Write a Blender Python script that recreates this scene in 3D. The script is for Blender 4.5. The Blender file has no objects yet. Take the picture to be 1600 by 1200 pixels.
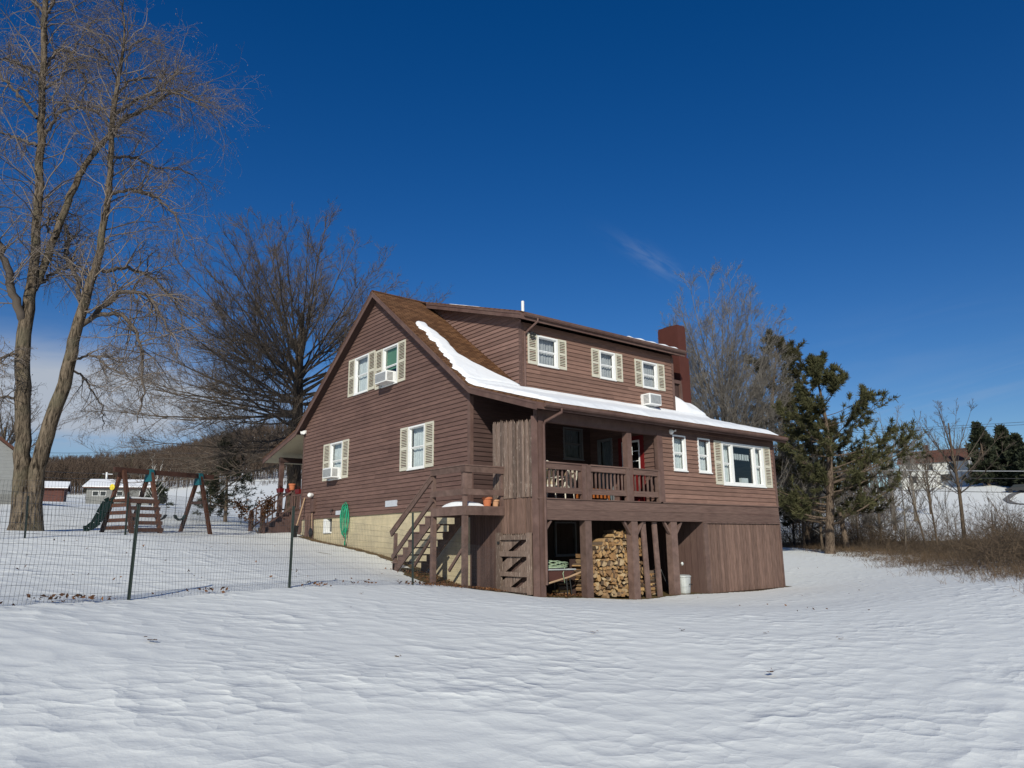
SKYHUE, SKYSAT, SKYVAL, SKYSTR, SUNSTR = .513, 1.38, 1.06, .074, 4.0
CLOUD = (5.6, 6.3, 7.4, 1)
import bpy, math, random
import numpy as np
from mathutils import Vector, Matrix
PI = math.pi
random.seed(7)
rng = np.random.default_rng(11)
scene = bpy.context.scene
COL = scene.collection

# ------------------------------------------------------------------ camera geometry (solved from the photograph)
FPX, PITCH, ROLL, YAW = 1135.55, math.radians(12.228), math.radians(-0.649), math.radians(39.163)
CAM = np.array([-12.801, -17.751, 1.415])
FW = np.array([math.sin(YAW)*math.cos(PITCH), math.cos(YAW)*math.cos(PITCH), math.sin(PITCH)])
RT = np.array([math.cos(YAW), -math.sin(YAW), 0.0])
UPV = np.cross(RT, FW)
R2 = RT*math.cos(ROLL) + UPV*math.sin(ROLL)
U2 = -RT*math.sin(ROLL) + UPV*math.cos(ROLL)

def ray(u, v):
    return FW + (u-800)/FPX*R2 - (v-600)/FPX*U2
def at(u, v, t):
    """world point seen at u,v of the 1600 px photograph, t metres away on the level"""
    r = ray(u, v); r = r/math.hypot(r[0], r[1])
    return CAM + t*r

# ------------------------------------------------------------------ mesh builder
class MB:
    def __init__(s):
        s.v = []; s.f = []; s.r = []; s.uv = None
    def add(s, verts, faces, rnd=None):
        b = len(s.v); s.v.extend([tuple(map(float, p)) for p in verts])
        if rnd is None: rnd = random.random()
        for f in faces:
            s.f.append(tuple(b+i for i in f)); s.r.append(rnd)
    def quad(s, a, b, c, d, rnd=None):
        s.add([a, b, c, d], [(0, 1, 2, 3)], rnd)
    def poly(s, pts, rnd=None):
        s.add(pts, [tuple(range(len(pts)))], rnd)
    def box(s, x0, x1, y0, y1, z0, z1, rnd=None):
        s.hexa([(x0, y0, z0), (x1, y0, z0), (x1, y1, z0), (x0, y1, z0)], [(x0, y0, z1), (x1, y0, z1), (x1, y1, z1), (x0, y1, z1)], rnd)
    def hexa(s, bot, top, rnd=None):
        s.add(list(bot)+list(top), [(3, 2, 1, 0), (4, 5, 6, 7), (0, 1, 5, 4), (1, 2, 6, 5), (2, 3, 7, 6), (3, 0, 4, 7)], rnd)
    def beam(s, p, q, w, h, up=(0, 0, 1), rnd=None):
        """rectangular bar from p to q; w across, h along 'up'"""
        p = Vector(p); q = Vector(q); d = (q-p).normalized(); upv = Vector(up)
        side = d.cross(upv)
        if side.length < 1e-4: side = d.cross(Vector((1, 0, 0)))
        side.normalize(); u = side.cross(d).normalized()
        a = side*(w/2); b = u*(h/2)
        s.hexa([p-a-b, p+a-b, p+a+b, p-a+b], [q-a-b, q+a-b, q+a+b, q-a+b], rnd)
    def tube(s, pts, rad, k=6, cap=True, rnd=None):
        pts = [Vector(p) for p in pts]
        n = len(pts)
        if not hasattr(rad, '__len__'): rad = [rad]*n
        vs = []; fs = []
        ref = Vector((0.13, 0.27, 0.95))
        for i in range(n):
            t = (pts[min(i+1, n-1)]-pts[max(i-1, 0)]).normalized()
            u = t.cross(ref)
            if u.length < .05: u = t.cross(Vector((1, 0, 0)))
            u.normalize(); w = t.cross(u)
            for j in range(k):
                a = 2*PI*j/k
                vs.append(pts[i] + (u*math.cos(a)+w*math.sin(a))*rad[i])
        for i in range(n-1):
            for j in range(k):
                fs.append((i*k+j, i*k+(j+1) % k, (i+1)*k+(j+1) % k, (i+1)*k+j))
        if cap:
            fs.append(tuple(range(k-1, -1, -1))); fs.append(tuple(range((n-1)*k, n*k)))
        s.add(vs, fs, rnd)
    def lathe(s, c, prof, k=16, rnd=None, axis=(0, 0, 1)):
        """prof: list of (radius, height)"""
        ax = Vector(axis).normalized(); ref = Vector((1, 0, 0)) if abs(ax.x) < .9 else Vector((0, 1, 0))
        u = ax.cross(ref).normalized(); w = ax.cross(u); c = Vector(c); vs = []; fs = []
        for (r, h) in prof:
            for j in range(k):
                a = 2*PI*j/k; vs.append(c+ax*h+(u*math.cos(a)+w*math.sin(a))*r)
        n = len(prof)
        for i in range(n-1):
            for j in range(k): fs.append((i*k+j, i*k+(j+1) % k, (i+1)*k+(j+1) % k, (i+1)*k+j))
        fs.append(tuple(range(k-1, -1, -1))); fs.append(tuple(range((n-1)*k, n*k)))
        s.add(vs, fs, rnd)
    def build(s, name, mat, parent=None, smooth=False, bevel=0):
        me = bpy.data.meshes.new(name)
        me.from_pydata(s.v, [], s.f)
        at_ = me.attributes.new('rnd', 'FLOAT', 'FACE')
        at_.data.foreach_set('value', np.array(s.r, dtype=np.float32))
        if smooth: me.polygons.foreach_set('use_smooth', np.ones(len(me.polygons), dtype=bool))
        me.materials.append(mat); me.update()
        o = bpy.data.objects.new(name, me); COL.objects.link(o)
        if parent is not None: o.parent = parent
        if bevel:
            b = o.modifiers.new('edge', 'BEVEL'); b.width = bevel; b.segments = 2; b.limit_method = 'ANGLE'
        return o

def mesh_np(name, verts, quads, mat, parent=None, tris=None, rnd=None, smooth=False):
    me = bpy.data.meshes.new(name)
    verts = np.asarray(verts, dtype=np.float32)
    nq = 0 if quads is None else len(quads); nt = 0 if tris is None else len(tris)
    loops = []
    if nq: loops.append(np.asarray(quads, dtype=np.int32).ravel())
    if nt: loops.append(np.asarray(tris, dtype=np.int32).ravel())
    loops = np.concatenate(loops)
    starts = np.concatenate([np.arange(nq)*4, nq*4+np.arange(nt)*3]).astype(np.int32)
    me.vertices.add(len(verts)); me.vertices.foreach_set('co', verts.ravel())
    me.loops.add(len(loops)); me.loops.foreach_set('vertex_index', loops)
    me.polygons.add(nq+nt); me.polygons.foreach_set('loop_start', starts)
    me.update(calc_edges=True)
    if rnd is not None:
        a = me.attributes.new('rnd', 'FLOAT', 'FACE'); a.data.foreach_set('value', np.asarray(rnd, dtype=np.float32))
    if smooth: me.polygons.foreach_set('use_smooth', np.ones(nq+nt, dtype=bool))
    me.materials.append(mat)
    o = bpy.data.objects.new(name, me); COL.objects.link(o)
    if parent is not None: o.parent = parent
    return o

def empty(name, loc, label, cat, group=None, rz=0):
    o = bpy.data.objects.new(name, None); COL.objects.link(o)
    o.location = tuple(map(float, loc)); o.rotation_euler = (0, 0, rz); o.empty_display_size = .2
    return tag(o, label, cat, group)
def tag(o, label=None, cat=None, group=None, kind=None):
    if label: o['label'] = label
    if cat: o['category'] = cat
    if group: o['group'] = group
    if kind: o['kind'] = kind
    return o
def dup(o, loc=None, rz=None, scale=None, label=None, group=None):
    c = o.copy(); COL.objects.link(c)
    for ch in o.children:
        k = ch.copy(); COL.objects.link(k); k.parent = c
        for g in ch.children:
            m = g.copy(); COL.objects.link(m); m.parent = k
    if loc is not None: c.location = tuple(map(float, loc))
    if rz is not None: c.rotation_euler = (0, 0, rz)
    if scale is not None: c.scale = scale if hasattr(scale, '__len__') else (scale,)*3
    if label: c['label'] = label
    if group: c['group'] = group
    return c

# ------------------------------------------------------------------ materials
def newmat(name):
    m = bpy.data.materials.new(name); m.use_nodes = True
    nt = m.node_tree; b = nt.nodes['Principled BSDF']
    return m, nt, b
def N(nt, typ, **kw):
    n = nt.nodes.new(typ)
    for k, v in kw.items():
        if k in n.inputs: n.inputs[k].default_value = v
        else: setattr(n, k, v)
    return n
def L(nt, a, ai, b, bi): nt.links.new(a.outputs[ai], b.inputs[bi])
def ramp(nt, stops):
    r = nt.nodes.new('ShaderNodeValToRGB'); e = r.color_ramp.elements
    while len(e) < len(stops): e.new(.5)
    for i, (p, c) in enumerate(stops):
        e[i].position = p; e[i].color = (c if hasattr(c, '__len__') else (c, c, c)) + ((1,) if not hasattr(c, '__len__') or len(c) == 3 else ())
    return r
def rgb(*c): return tuple(c)+(1.0,)
def simple(name, col, rough=.6, metal=0.0, var=.12, scale=3.0, spec=.3):
    """plain colour with a little mottling and per-face variation"""
    m, nt, b = newmat(name)
    tc = N(nt, 'ShaderNodeTexCoord'); no = N(nt, 'ShaderNodeTexNoise', Scale=scale, Detail=6.0, Roughness=.65)
    L(nt, tc, 'Object', no, 'Vector')
    r = ramp(nt, [(.25, tuple(c*(1-var) for c in col)), (.75, tuple(min(1, c*(1+var)) for c in col))])
    L(nt, no, 'Fac', r, 'Fac')
    L(nt, r, 'Color', b, 'Base Color')
    b.inputs['Roughness'].default_value = rough; b.inputs['Metallic'].default_value = metal
    b.inputs['Specular IOR Level'].default_value = spec
    return m
def painted(name, base, worn, amount, stretch, grain=.25, fine=1.0, rough=.75, chips=0.0, chipcol=(.62, .56, .48), rndvar=.18, bumps=.25):
    """weathered painted or stained wood: patches worn towards 'worn', grain along the long axis given by 'stretch' (scale per axis)"""
    m, nt, b = newmat(name)
    tc = N(nt, 'ShaderNodeTexCoord')
    mp = N(nt, 'ShaderNodeMapping'); mp.inputs['Scale'].default_value = stretch; L(nt, tc, 'Object', mp, 'Vector')
    at_ = N(nt, 'ShaderNodeAttribute', attribute_name='rnd')
    off = N(nt, 'ShaderNodeVectorMath', operation='MULTIPLY_ADD'); off.inputs[0].default_value = (37., 91., 53.)
    cmb = N(nt, 'ShaderNodeCombineXYZ'); [L(nt, at_, 'Fac', cmb, k) for k in ('X', 'Y', 'Z')]
    L(nt, cmb, 'Vector', off, 1); L(nt, mp, 'Vector', off, 2)
    n1 = N(nt, 'ShaderNodeTexNoise', Scale=1.6*fine, Detail=8.0, Roughness=.7); L(nt, off, 'Vector', n1, 'Vector')
    big = N(nt, 'ShaderNodeTexNoise', Scale=.55, Detail=3.0); L(nt, tc, 'Object', big, 'Vector')
    ad = N(nt, 'ShaderNodeMath', operation='MULTIPLY_ADD'); L(nt, big, 'Fac', ad, 0); ad.inputs[1].default_value = .7; L(nt, n1, 'Fac', ad, 2)
    lo = 1.08-amount*.6
    rw = ramp(nt, [(max(0, (lo-.2)/1.7), 0.0), (min(1, (lo+.25)/1.7), 1.0)])
    dv = N(nt, 'ShaderNodeMath', operation='DIVIDE'); L(nt, ad, 'Value', dv, 0); dv.inputs[1].default_value = 1.7
    L(nt, dv, 'Value', rw, 'Fac')
    mx = N(nt, 'ShaderNodeMix', data_type='RGBA'); L(nt, rw, 'Color', mx, 'Factor')
    mx.inputs['A'].default_value = rgb(*base); mx.inputs['B'].default_value = rgb(*worn)
    # grain: fine streaks
    n2 = N(nt, 'ShaderNodeTexNoise', Scale=6.0*fine, Detail=5.0, Roughness=.6); L(nt, off, 'Vector', n2, 'Vector')
    g = N(nt, 'ShaderNodeMapRange'); g.inputs['From Min'].default_value = .25; g.inputs['From Max'].default_value = .75
    g.inputs['To Min'].default_value = 1-grain; g.inputs['To Max'].default_value = 1+grain; L(nt, n2, 'Fac', g, 'Value')
    rv = N(nt, 'ShaderNodeMapRange'); rv.inputs['To Min'].default_value = 1-rndvar; rv.inputs['To Max'].default_value = 1+rndvar; L(nt, at_, 'Fac', rv, 'Value')
    ml = N(nt, 'ShaderNodeMath', operation='MULTIPLY'); L(nt, g, 'Result', ml, 0); L(nt, rv, 'Result', ml, 1)
    vm = N(nt, 'ShaderNodeVectorMath', operation='SCALE'); L(nt, mx, 'Result', vm, 0); L(nt, ml, 'Value', vm, 'Scale')
    out = vm
    if chips > 0:
        n3 = N(nt, 'ShaderNodeTexNoise', Scale=3.2*fine, Detail=4.0, Roughness=.75); L(nt, off, 'Vector', n3, 'Vector')
        rc = ramp(nt, [(1-.3*chips-.06, 0.0), (1-.3*chips, 1.0)]); L(nt, n3, 'Fac', rc, 'Fac')
        m2 = N(nt, 'ShaderNodeMix', data_type='RGBA'); L(nt, rc, 'Color', m2, 'Factor'); L(nt, vm, 'Vector', m2, 'A'); m2.inputs['B'].default_value = rgb(*chipcol)
        L(nt, m2, 'Result', b, 'Base Color')
    else:
        L(nt, vm, 'Vector', b, 'Base Color')
    bp = N(nt, 'ShaderNodeBump', Strength=bumps, Distance=.004); L(nt, n2, 'Fac', bp, 'Height'); L(nt, bp, 'Normal', b, 'Normal')
    b.inputs['Roughness'].default_value = rough; b.inputs['Specular IOR Level'].default_value = .25
    return m

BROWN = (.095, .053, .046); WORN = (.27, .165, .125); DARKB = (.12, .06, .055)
M = {}
M['gable'] = painted('gable_siding_paint', BROWN, (.15, .088, .072), .78, (.6, .35, 3), chips=.74, chipcol=(.26, .18, .15), rndvar=.13)
M['siding'] = painted('front_siding_paint', (.128, .069, .055), (.215, .125, .095), .98, (.4, .4, 4), chips=.76, chipcol=(.36, .245, .19), rndvar=.16)
M['dormer_side'] = painted('dormer_side_paint', (.125, .07, .059), (.21, .127, .104), .9, (.4, .4, 4), chips=.66, chipcol=(.33, .24, .19))
M['trim'] = painted('brown_trim_paint', (.09, .048, .041), (.14, .086, .071), .6, (.6, .6, .6), rndvar=.12)
M['deck'] = painted('brown_deck_stain', (.09, .048, .041), (.145, .093, .076), .75, (.8, .8, .8), grain=.34, rndvar=.16)
M['deckx'] = painted('brown_beam_stain', (.09, .049, .041), (.15, .094, .076), .75, (.45, 4, 9), grain=.4, rndvar=.16)
M['porchwall'] = painted('shaded_porch_siding', (.06, .034, .03), (.085, .052, .045), .5, (.35, 1, 3), rndvar=.1)  # darker copy of the house paint, porch shade put into its colour
M['vboard'] = painted('worn_vertical_boards', (.066, .036, .03), (.17, .106, .082), .98, (7, 7, .4), grain=.55, fine=1.3, chips=.85, chipcol=(.38, .27, .21), rndvar=.22)
M['vdark'] = painted('brown_vertical_boards', (.075, .041, .036), (.115, .072, .06), .6, (5, 5, .5), grain=.2, rndvar=.16)
M['picket'] = painted('peeling_picket_stain', (.09, .055, .046), (.175, .124, .098), .95, (8, 8, .7), grain=.55, fine=1.2, chips=1.12, chipcol=(.55, .46, .38), rndvar=.34)
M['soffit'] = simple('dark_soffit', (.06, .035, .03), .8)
M['cream'] = simple('cream_ceiling', (.62, .55, .38), .7, var=.08)
M['white'] = simple('white_window_paint', (.8, .8, .78), .45, var=.05, scale=8)
M['shutter'] = simple('cream_shutter', (.56, .53, .43), .6, var=.07, scale=6)
M['shutterback'] = simple('shutter_shadow_board', (.2, .18, .13), .8)
M['black'] = simple('black_plastic', (.02, .02, .022), .5)
M['darkmetal'] = simple('dark_metal', (.05, .05, .05), .5, .6)
M['curtain'] = simple('grey_curtain', (.55, .56, .56), .9, var=.15, scale=9)
M['greycurtain'] = simple('dark_blind', (.2, .22, .24), .9, var=.15, scale=5)
M['red'] = simple('red_paint', (.15, .01, .011), .5)
M['terracotta'] = simple('terracotta', (.5, .16, .07), .8)
M['hose'] = simple('green_hose', (.02, .3, .16), .4, var=.2)
M['palehose'] = simple('pale_green_hose', (.3, .38, .25), .6, var=.25, scale=8)
M['galv'] = simple('galvanised_steel', (.55, .57, .55), .45, .35, var=.18, scale=7)
M['post'] = simple('green_steel_post', (.03, .042, .037), .6, .2)
M['wire'] = simple('grey_wire', (.085, .085, .09), .5, .4)
M['swingwood'] = painted('redwood_stain', (.05, .018, .012), (.085, .037, .023), .7, (3, 3, 3), rndvar=.3)
M['swingdark'] = simple('dark_stained_timber', (.055, .025, .018), .7)
M['teal'] = simple('teal_bracket', (.012, .1, .12), .5)
M['slide'] = simple('dark_green_slide', (.006, .02, .018), .6, spec=.15)
M['yellow'] = simple('yellow_plastic', (.7, .55, .04), .4)
M['woodhandle'] = simple('pale_wood_handle', (.42, .28, .17), .6)
M['brick'] = simple('chimney_paint', (.085, .026, .019), .85)
M['chair'] = simple('white_wicker', (.72, .66, .55), .7)
M['cushion'] = simple('tan_cushion', (.62, .47, .28), .9)
M['tablewood'] = simple('orange_varnished_wood', (.4, .12, .03), .4)
M['shadegrey'] = simple('shade_grey_trim', (.19, .195, .2), .6)  # window trim greyed to carry the porch and carport shade
M['darkboard'] = simple('shade_dark_boards', (.05, .034, .028), .9)  # carport's deep shade painted in as a dark wall colour
M['plaque'] = simple('grey_plaque', (.5, .52, .56), .5)
M['asphalt'] = simple('road_asphalt', (.05, .045, .042), .9, var=.25, scale=.6)
M['drive'] = simple('gritty_driveway', (.16, .155, .15), .9)
M['greysiding'] = simple('grey_barn_boards', (.2, .2, .19), .8, var=.2, scale=.8)
M['whitesiding'] = simple('white_house_siding', (.62, .62, .58), .7, var=.1, scale=.5)
M['brownroof'] = simple('brown_roof', (.11, .05, .035), .85, var=.2, scale=.6)
M['redshed'] = simple('red_shed_boards', (.11, .045, .035), .85, var=.25, scale=.8)
M['darkglass'] = simple('dark_window', (.02, .022, .025), .15, spec=.6)
M['brackish'] = simple('brown_leaf', (.2, .085, .035), .8, var=.5, scale=5)

def clapboard_lines(m, spacing):
    """bump lines for siding far away"""
    nt = m.node_tree; b = nt.nodes['Principled BSDF']
    tc = N(nt, 'ShaderNodeTexCoord'); sp = N(nt, 'ShaderNodeSeparateXYZ'); L(nt, tc, 'Object', sp, 'Vector')
    md = N(nt, 'ShaderNodeMath', operation='MODULO'); L(nt, sp, 'Z', md, 0); md.inputs[1].default_value = spacing
    bp = N(nt, 'ShaderNodeBump', Strength=1.0, Distance=.1); L(nt, md, 'Value', bp, 'Height'); L(nt, bp, 'Normal', b, 'Normal')
M['neighbour'] = simple('grey_neighbour_siding', (.28, .285, .28), .8, var=.1); clapboard_lines(M['neighbour'], .22)

def glass_mat(name='window_glass', tint=(.9, .95, .95)):
    m, nt, b = newmat(name); nt.nodes.remove(b); out = nt.nodes['Material Output']
    tr = N(nt, 'ShaderNodeBsdfTransparent'); tr.inputs['Color'].default_value = rgb(*tint)
    gl = N(nt, 'ShaderNodeBsdfGlossy'); gl.inputs['Roughness'].default_value = .02
    lw = N(nt, 'ShaderNodeLayerWeight', Blend=.5); fr = N(nt, 'ShaderNodeMath', operation='POWER'); L(nt, lw, 'Facing', fr, 0); fr.inputs[1].default_value = 4.0
    tc = N(nt, 'ShaderNodeTexCoord'); no = N(nt, 'ShaderNodeTexNoise', Scale=1.3, Detail=1.0); L(nt, tc, 'Object', no, 'Vector')
    bp = N(nt, 'ShaderNodeBump', Strength=.12, Distance=.05); L(nt, no, 'Fac', bp, 'Height'); L(nt, bp, 'Normal', gl, 'Normal')
    ad = N(nt, 'ShaderNodeMath', operation='ADD'); L(nt, fr, 'Value', ad, 0); ad.inputs[1].default_value = .07; ad.use_clamp = True
    mx = N(nt, 'ShaderNodeMixShader'); L(nt, ad, 'Value', mx, 'Fac'); L(nt, tr, 'BSDF', mx, 1); L(nt, gl, 'BSDF', mx, 2)
    L(nt, mx, 'Shader', out, 'Surface'); return m
M['glass'] = glass_mat()
M['screen'] = glass_mat('screened_glass', (.74, .76, .77))

def foundation_mat():
    m, nt, b = newmat('painted_block'); tc = N(nt, 'ShaderNodeTexCoord')
    sp = N(nt, 'ShaderNodeSeparateXYZ'); L(nt, tc, 'Object', sp, 'Vector')
    ad = N(nt, 'ShaderNodeMath', operation='ADD'); L(nt, sp, 'X', ad, 0); L(nt, sp, 'Y', ad, 1)
    cm = N(nt, 'ShaderNodeCombineXYZ'); L(nt, ad, 'Value', cm, 'X'); L(nt, sp, 'Z', cm, 'Y')
    br = N(nt, 'ShaderNodeTexBrick'); L(nt, cm, 'Vector', br, 'Vector')
    br.inputs['Scale'].default_value = 1.0; br.inputs['Brick Width'].default_value = .41; br.inputs['Row Height'].default_value = .205
    br.inputs['Mortar Size'].default_value = .006; br.inputs['Mortar Smooth'].default_value = .4
    br.inputs['Color1'].default_value = rgb(.55, .47, .32); br.inputs['Color2'].default_value = rgb(.52, .445, .3); br.inputs['Mortar'].default_value = rgb(.42, .35, .23)
    no = N(nt, 'ShaderNodeTexNoise', Scale=1.4, Detail=7.0, Roughness=.7); L(nt, tc, 'Object', no, 'Vector')
    rr = ramp(nt, [(.3, (.72, .72, .72)), (.65, (1.08, 1.06, 1.0))]); L(nt, no, 'Fac', rr, 'Fac')
    mx = N(nt, 'ShaderNodeMix', data_type='RGBA', blend_type='MULTIPLY'); mx.inputs['Factor'].default_value = 1; L(nt, br, 'Color', mx, 'A'); L(nt, rr, 'Color', mx, 'B')
    L(nt, mx, 'Result', b, 'Base Color'); b.inputs['Roughness'].default_value = .85
    bp = N(nt, 'ShaderNodeBump', Strength=.35, Distance=.01); L(nt, br, 'Fac', bp, 'Height'); bp.invert = True; L(nt, bp, 'Normal', b, 'Normal')
    return m
M['block'] = foundation_mat()

def shingle_mat():
    m, nt, b = newmat('brown_shingles'); tc = N(nt, 'ShaderNodeTexCoord')
    sp = N(nt, 'ShaderNodeSeparateXYZ'); L(nt, tc, 'Object', sp, 'Vector')
    # distance up the slope ~ length of (y,z) change: use 1.6*z on the steep part, works for courses on every plane
    ad = N(nt, 'ShaderNodeMath', operation='MULTIPLY'); L(nt, sp, 'Z', ad, 0); ad.inputs[1].default_value = 1.64
    cm = N(nt, 'ShaderNodeCombineXYZ'); L(nt, sp, 'X', cm, 'X'); L(nt, ad, 'Value', cm, 'Y')
    br = N(nt, 'ShaderNodeTexBrick'); L(nt, cm, 'Vector', br, 'Vector')
    br.inputs['Scale'].default_value = 1.0; br.inputs['Brick Width'].default_value = .31; br.inputs['Row Height'].default_value = .145
    br.inputs['Mortar Size'].default_value = .014; br.inputs['Mortar Smooth'].default_value = .3; br.inputs['Bias'].default_value = -.1
    br.inputs['Color1'].default_value = rgb(.19, .1, .052); br.inputs['Color2'].default_value = rgb(.1, .048, .025); br.inputs['Mortar'].default_value = rgb(.04, .02, .012)
    no = N(nt, 'ShaderNodeTexNoise', Scale=1.1, Detail=6.0, Roughness=.7); L(nt, tc, 'Object', no, 'Vector')
    rr = ramp(nt, [(.3, (.75, .75, .75)), (.7, (1.15, 1.1, 1.05))]); L(nt, no, 'Fac', rr, 'Fac')
    mx = N(nt, 'ShaderNodeMix', data_type='RGBA', blend_type='MULTIPLY'); mx.inputs['Factor'].default_value = 1; L(nt, br, 'Color', mx, 'A'); L(nt, rr, 'Color', mx, 'B')
    L(nt, mx, 'Result', b, 'Base Color'); b.inputs['Roughness'].default_value = .95; b.inputs['Specular IOR Level'].default_value = .1
    bp = N(nt, 'ShaderNodeBump', Strength=.7, Distance=.02); bp.invert = True; L(nt, br, 'Fac', bp, 'Height'); L(nt, bp, 'Normal', b, 'Normal')
    return m
M['shingle'] = shingle_mat()

def bark_mat(name, dark, light, sc=1.0, moss=None):
    m, nt, b = newmat(name); tc = N(nt, 'ShaderNodeTexCoord')
    mp = N(nt, 'ShaderNodeMapping'); mp.inputs['Scale'].default_value = (9*sc, 9*sc, 1.6*sc); L(nt, tc, 'Object', mp, 'Vector')
    no = N(nt, 'ShaderNodeTexNoise', Scale=1.6, Detail=8.0, Roughness=.72, Distortion=1.2); L(nt, mp, 'Vector', no, 'Vector')
    r = ramp(nt, [(.4, dark), (.58, light)]); L(nt, no, 'Fac', r, 'Fac')
    last = r
    if moss:
        n2 = N(nt, 'ShaderNodeTexNoise', Scale=1.2, Detail=5.0); L(nt, tc, 'Object', n2, 'Vector')
        rr = ramp(nt, [(.5, 0.0), (.66, .55)]); L(nt, n2, 'Fac', rr, 'Fac')
        mx = N(nt, 'ShaderNodeMix', data_type='RGBA'); L(nt, rr, 'Color', mx, 'Factor'); L(nt, r, 'Color', mx, 'A'); mx.inputs['B'].default_value = rgb(*moss)
        L(nt, mx, 'Result', b, 'Base Color')
    else: L(nt, r, 'Color', b, 'Base Color')
    bp = N(nt, 'ShaderNodeBump', Strength=1.0, Distance=.06); L(nt, no, 'Fac', bp, 'Height'); L(nt, bp, 'Normal', b, 'Normal')
    b.inputs['Roughness'].default_value = .95; b.inputs['Specular IOR Level'].default_value = .1
    return m
M['bark_locust'] = bark_mat('furrowed_grey_bark', (.022, .017, .012), (.2, .155, .11), .8, (.13, .118, .078))
M['bark_oak'] = bark_mat('grey_brown_bark', (.035, .026, .02), (.16, .12, .085), 1.0)
M['bark_pine'] = bark_mat('pine_bark', (.04, .027, .02), (.2, .15, .11), 1.0)
M['bark_pale'] = bark_mat('pale_grey_bark', (.09, .075, .06), (.27, .23, .185), 1.0)
M['bark_birch'] = simple('white_birch_bark', (.6, .57, .52), .8)
def twig_mat(name, a, c):
    m, nt, b = newmat(name); at_ = N(nt, 'ShaderNodeAttribute', attribute_name='rnd')
    r = ramp(nt, [(0.0, a), (1.0, c)]); L(nt, at_, 'Fac', r, 'Fac'); L(nt, r, 'Color', b, 'Base Color'); b.inputs['Roughness'].default_value = .8
    b.inputs['Specular IOR Level'].default_value = .2
    return m
M['twig_locust'] = twig_mat('pale_locust_twigs', (.085, .068, .055), (.25, .205, .17))
M['twig_oak'] = twig_mat('grey_oak_twigs', (.06, .048, .038), (.17, .135, .108))
M['twig_grey'] = twig_mat('grey_twigs', (.115, .103, .09), (.26, .235, .205))
M['twig_brown'] = twig_mat('brown_brush_twigs', (.04, .031, .022), (.19, .135, .09))
M['needle'] = twig_mat('pine_needles', (.024, .026, .013), (.085, .076, .034))
M['needle_olive'] = twig_mat('olive_pine_needles', (.033, .037, .016), (.11, .104, .046))
M['spruce'] = twig_mat('spruce_needles', (.012, .02, .012), (.05, .055, .03))
M['forest'] = twig_mat('distant_bare_forest', (.04, .028, .02), (.135, .095, .07))
M['drygrass'] = twig_mat('dry_grass', (.085, .05, .028), (.25, .165, .09))
M['leaflitter'] = twig_mat('oak_leaf_litter', (.05, .022, .01), (.19, .085, .035))
def log_mat():
    m, nt, b = newmat('split_firewood'); tc = N(nt, 'ShaderNodeTexCoord')
    oi = N(nt, 'ShaderNodeObjectInfo')
    sp = N(nt, 'ShaderNodeSeparateXYZ'); L(nt, tc, 'Object', sp, 'Vector')
    r = ramp(nt, [(0.0, (.2, .115, .06)), (.25, (.4, .23, .1)), (.5, (.52, .34, .16)), (.75, (.3, .185, .1)), (1.0, (.6, .46, .28))]); L(nt, oi, 'Random', r, 'Fac')
    no = N(nt, 'ShaderNodeTexNoise', Scale=22.0, Detail=6.0, Roughness=.7); L(nt, tc, 'Object', no, 'Vector')
    rr = ramp(nt, [(.3, (.62, .6, .56)), (.7, (1.15, 1.12, 1.05))]); L(nt, no, 'Fac', rr, 'Fac')
    mx = N(nt, 'ShaderNodeMix', data_type='RGBA', blend_type='MULTIPLY'); mx.inputs['Factor'].default_value = 1; L(nt, r, 'Color', mx, 'A'); L(nt, rr, 'Color', mx, 'B')
    L(nt, mx, 'Result', b, 'Base Color'); b.inputs['Roughness'].default_value = .9
    return m
M['log'] = log_mat()
M['logbark'] = simple('firewood_bark', (.12, .085, .06), .95, var=.35, scale=20)

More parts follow.
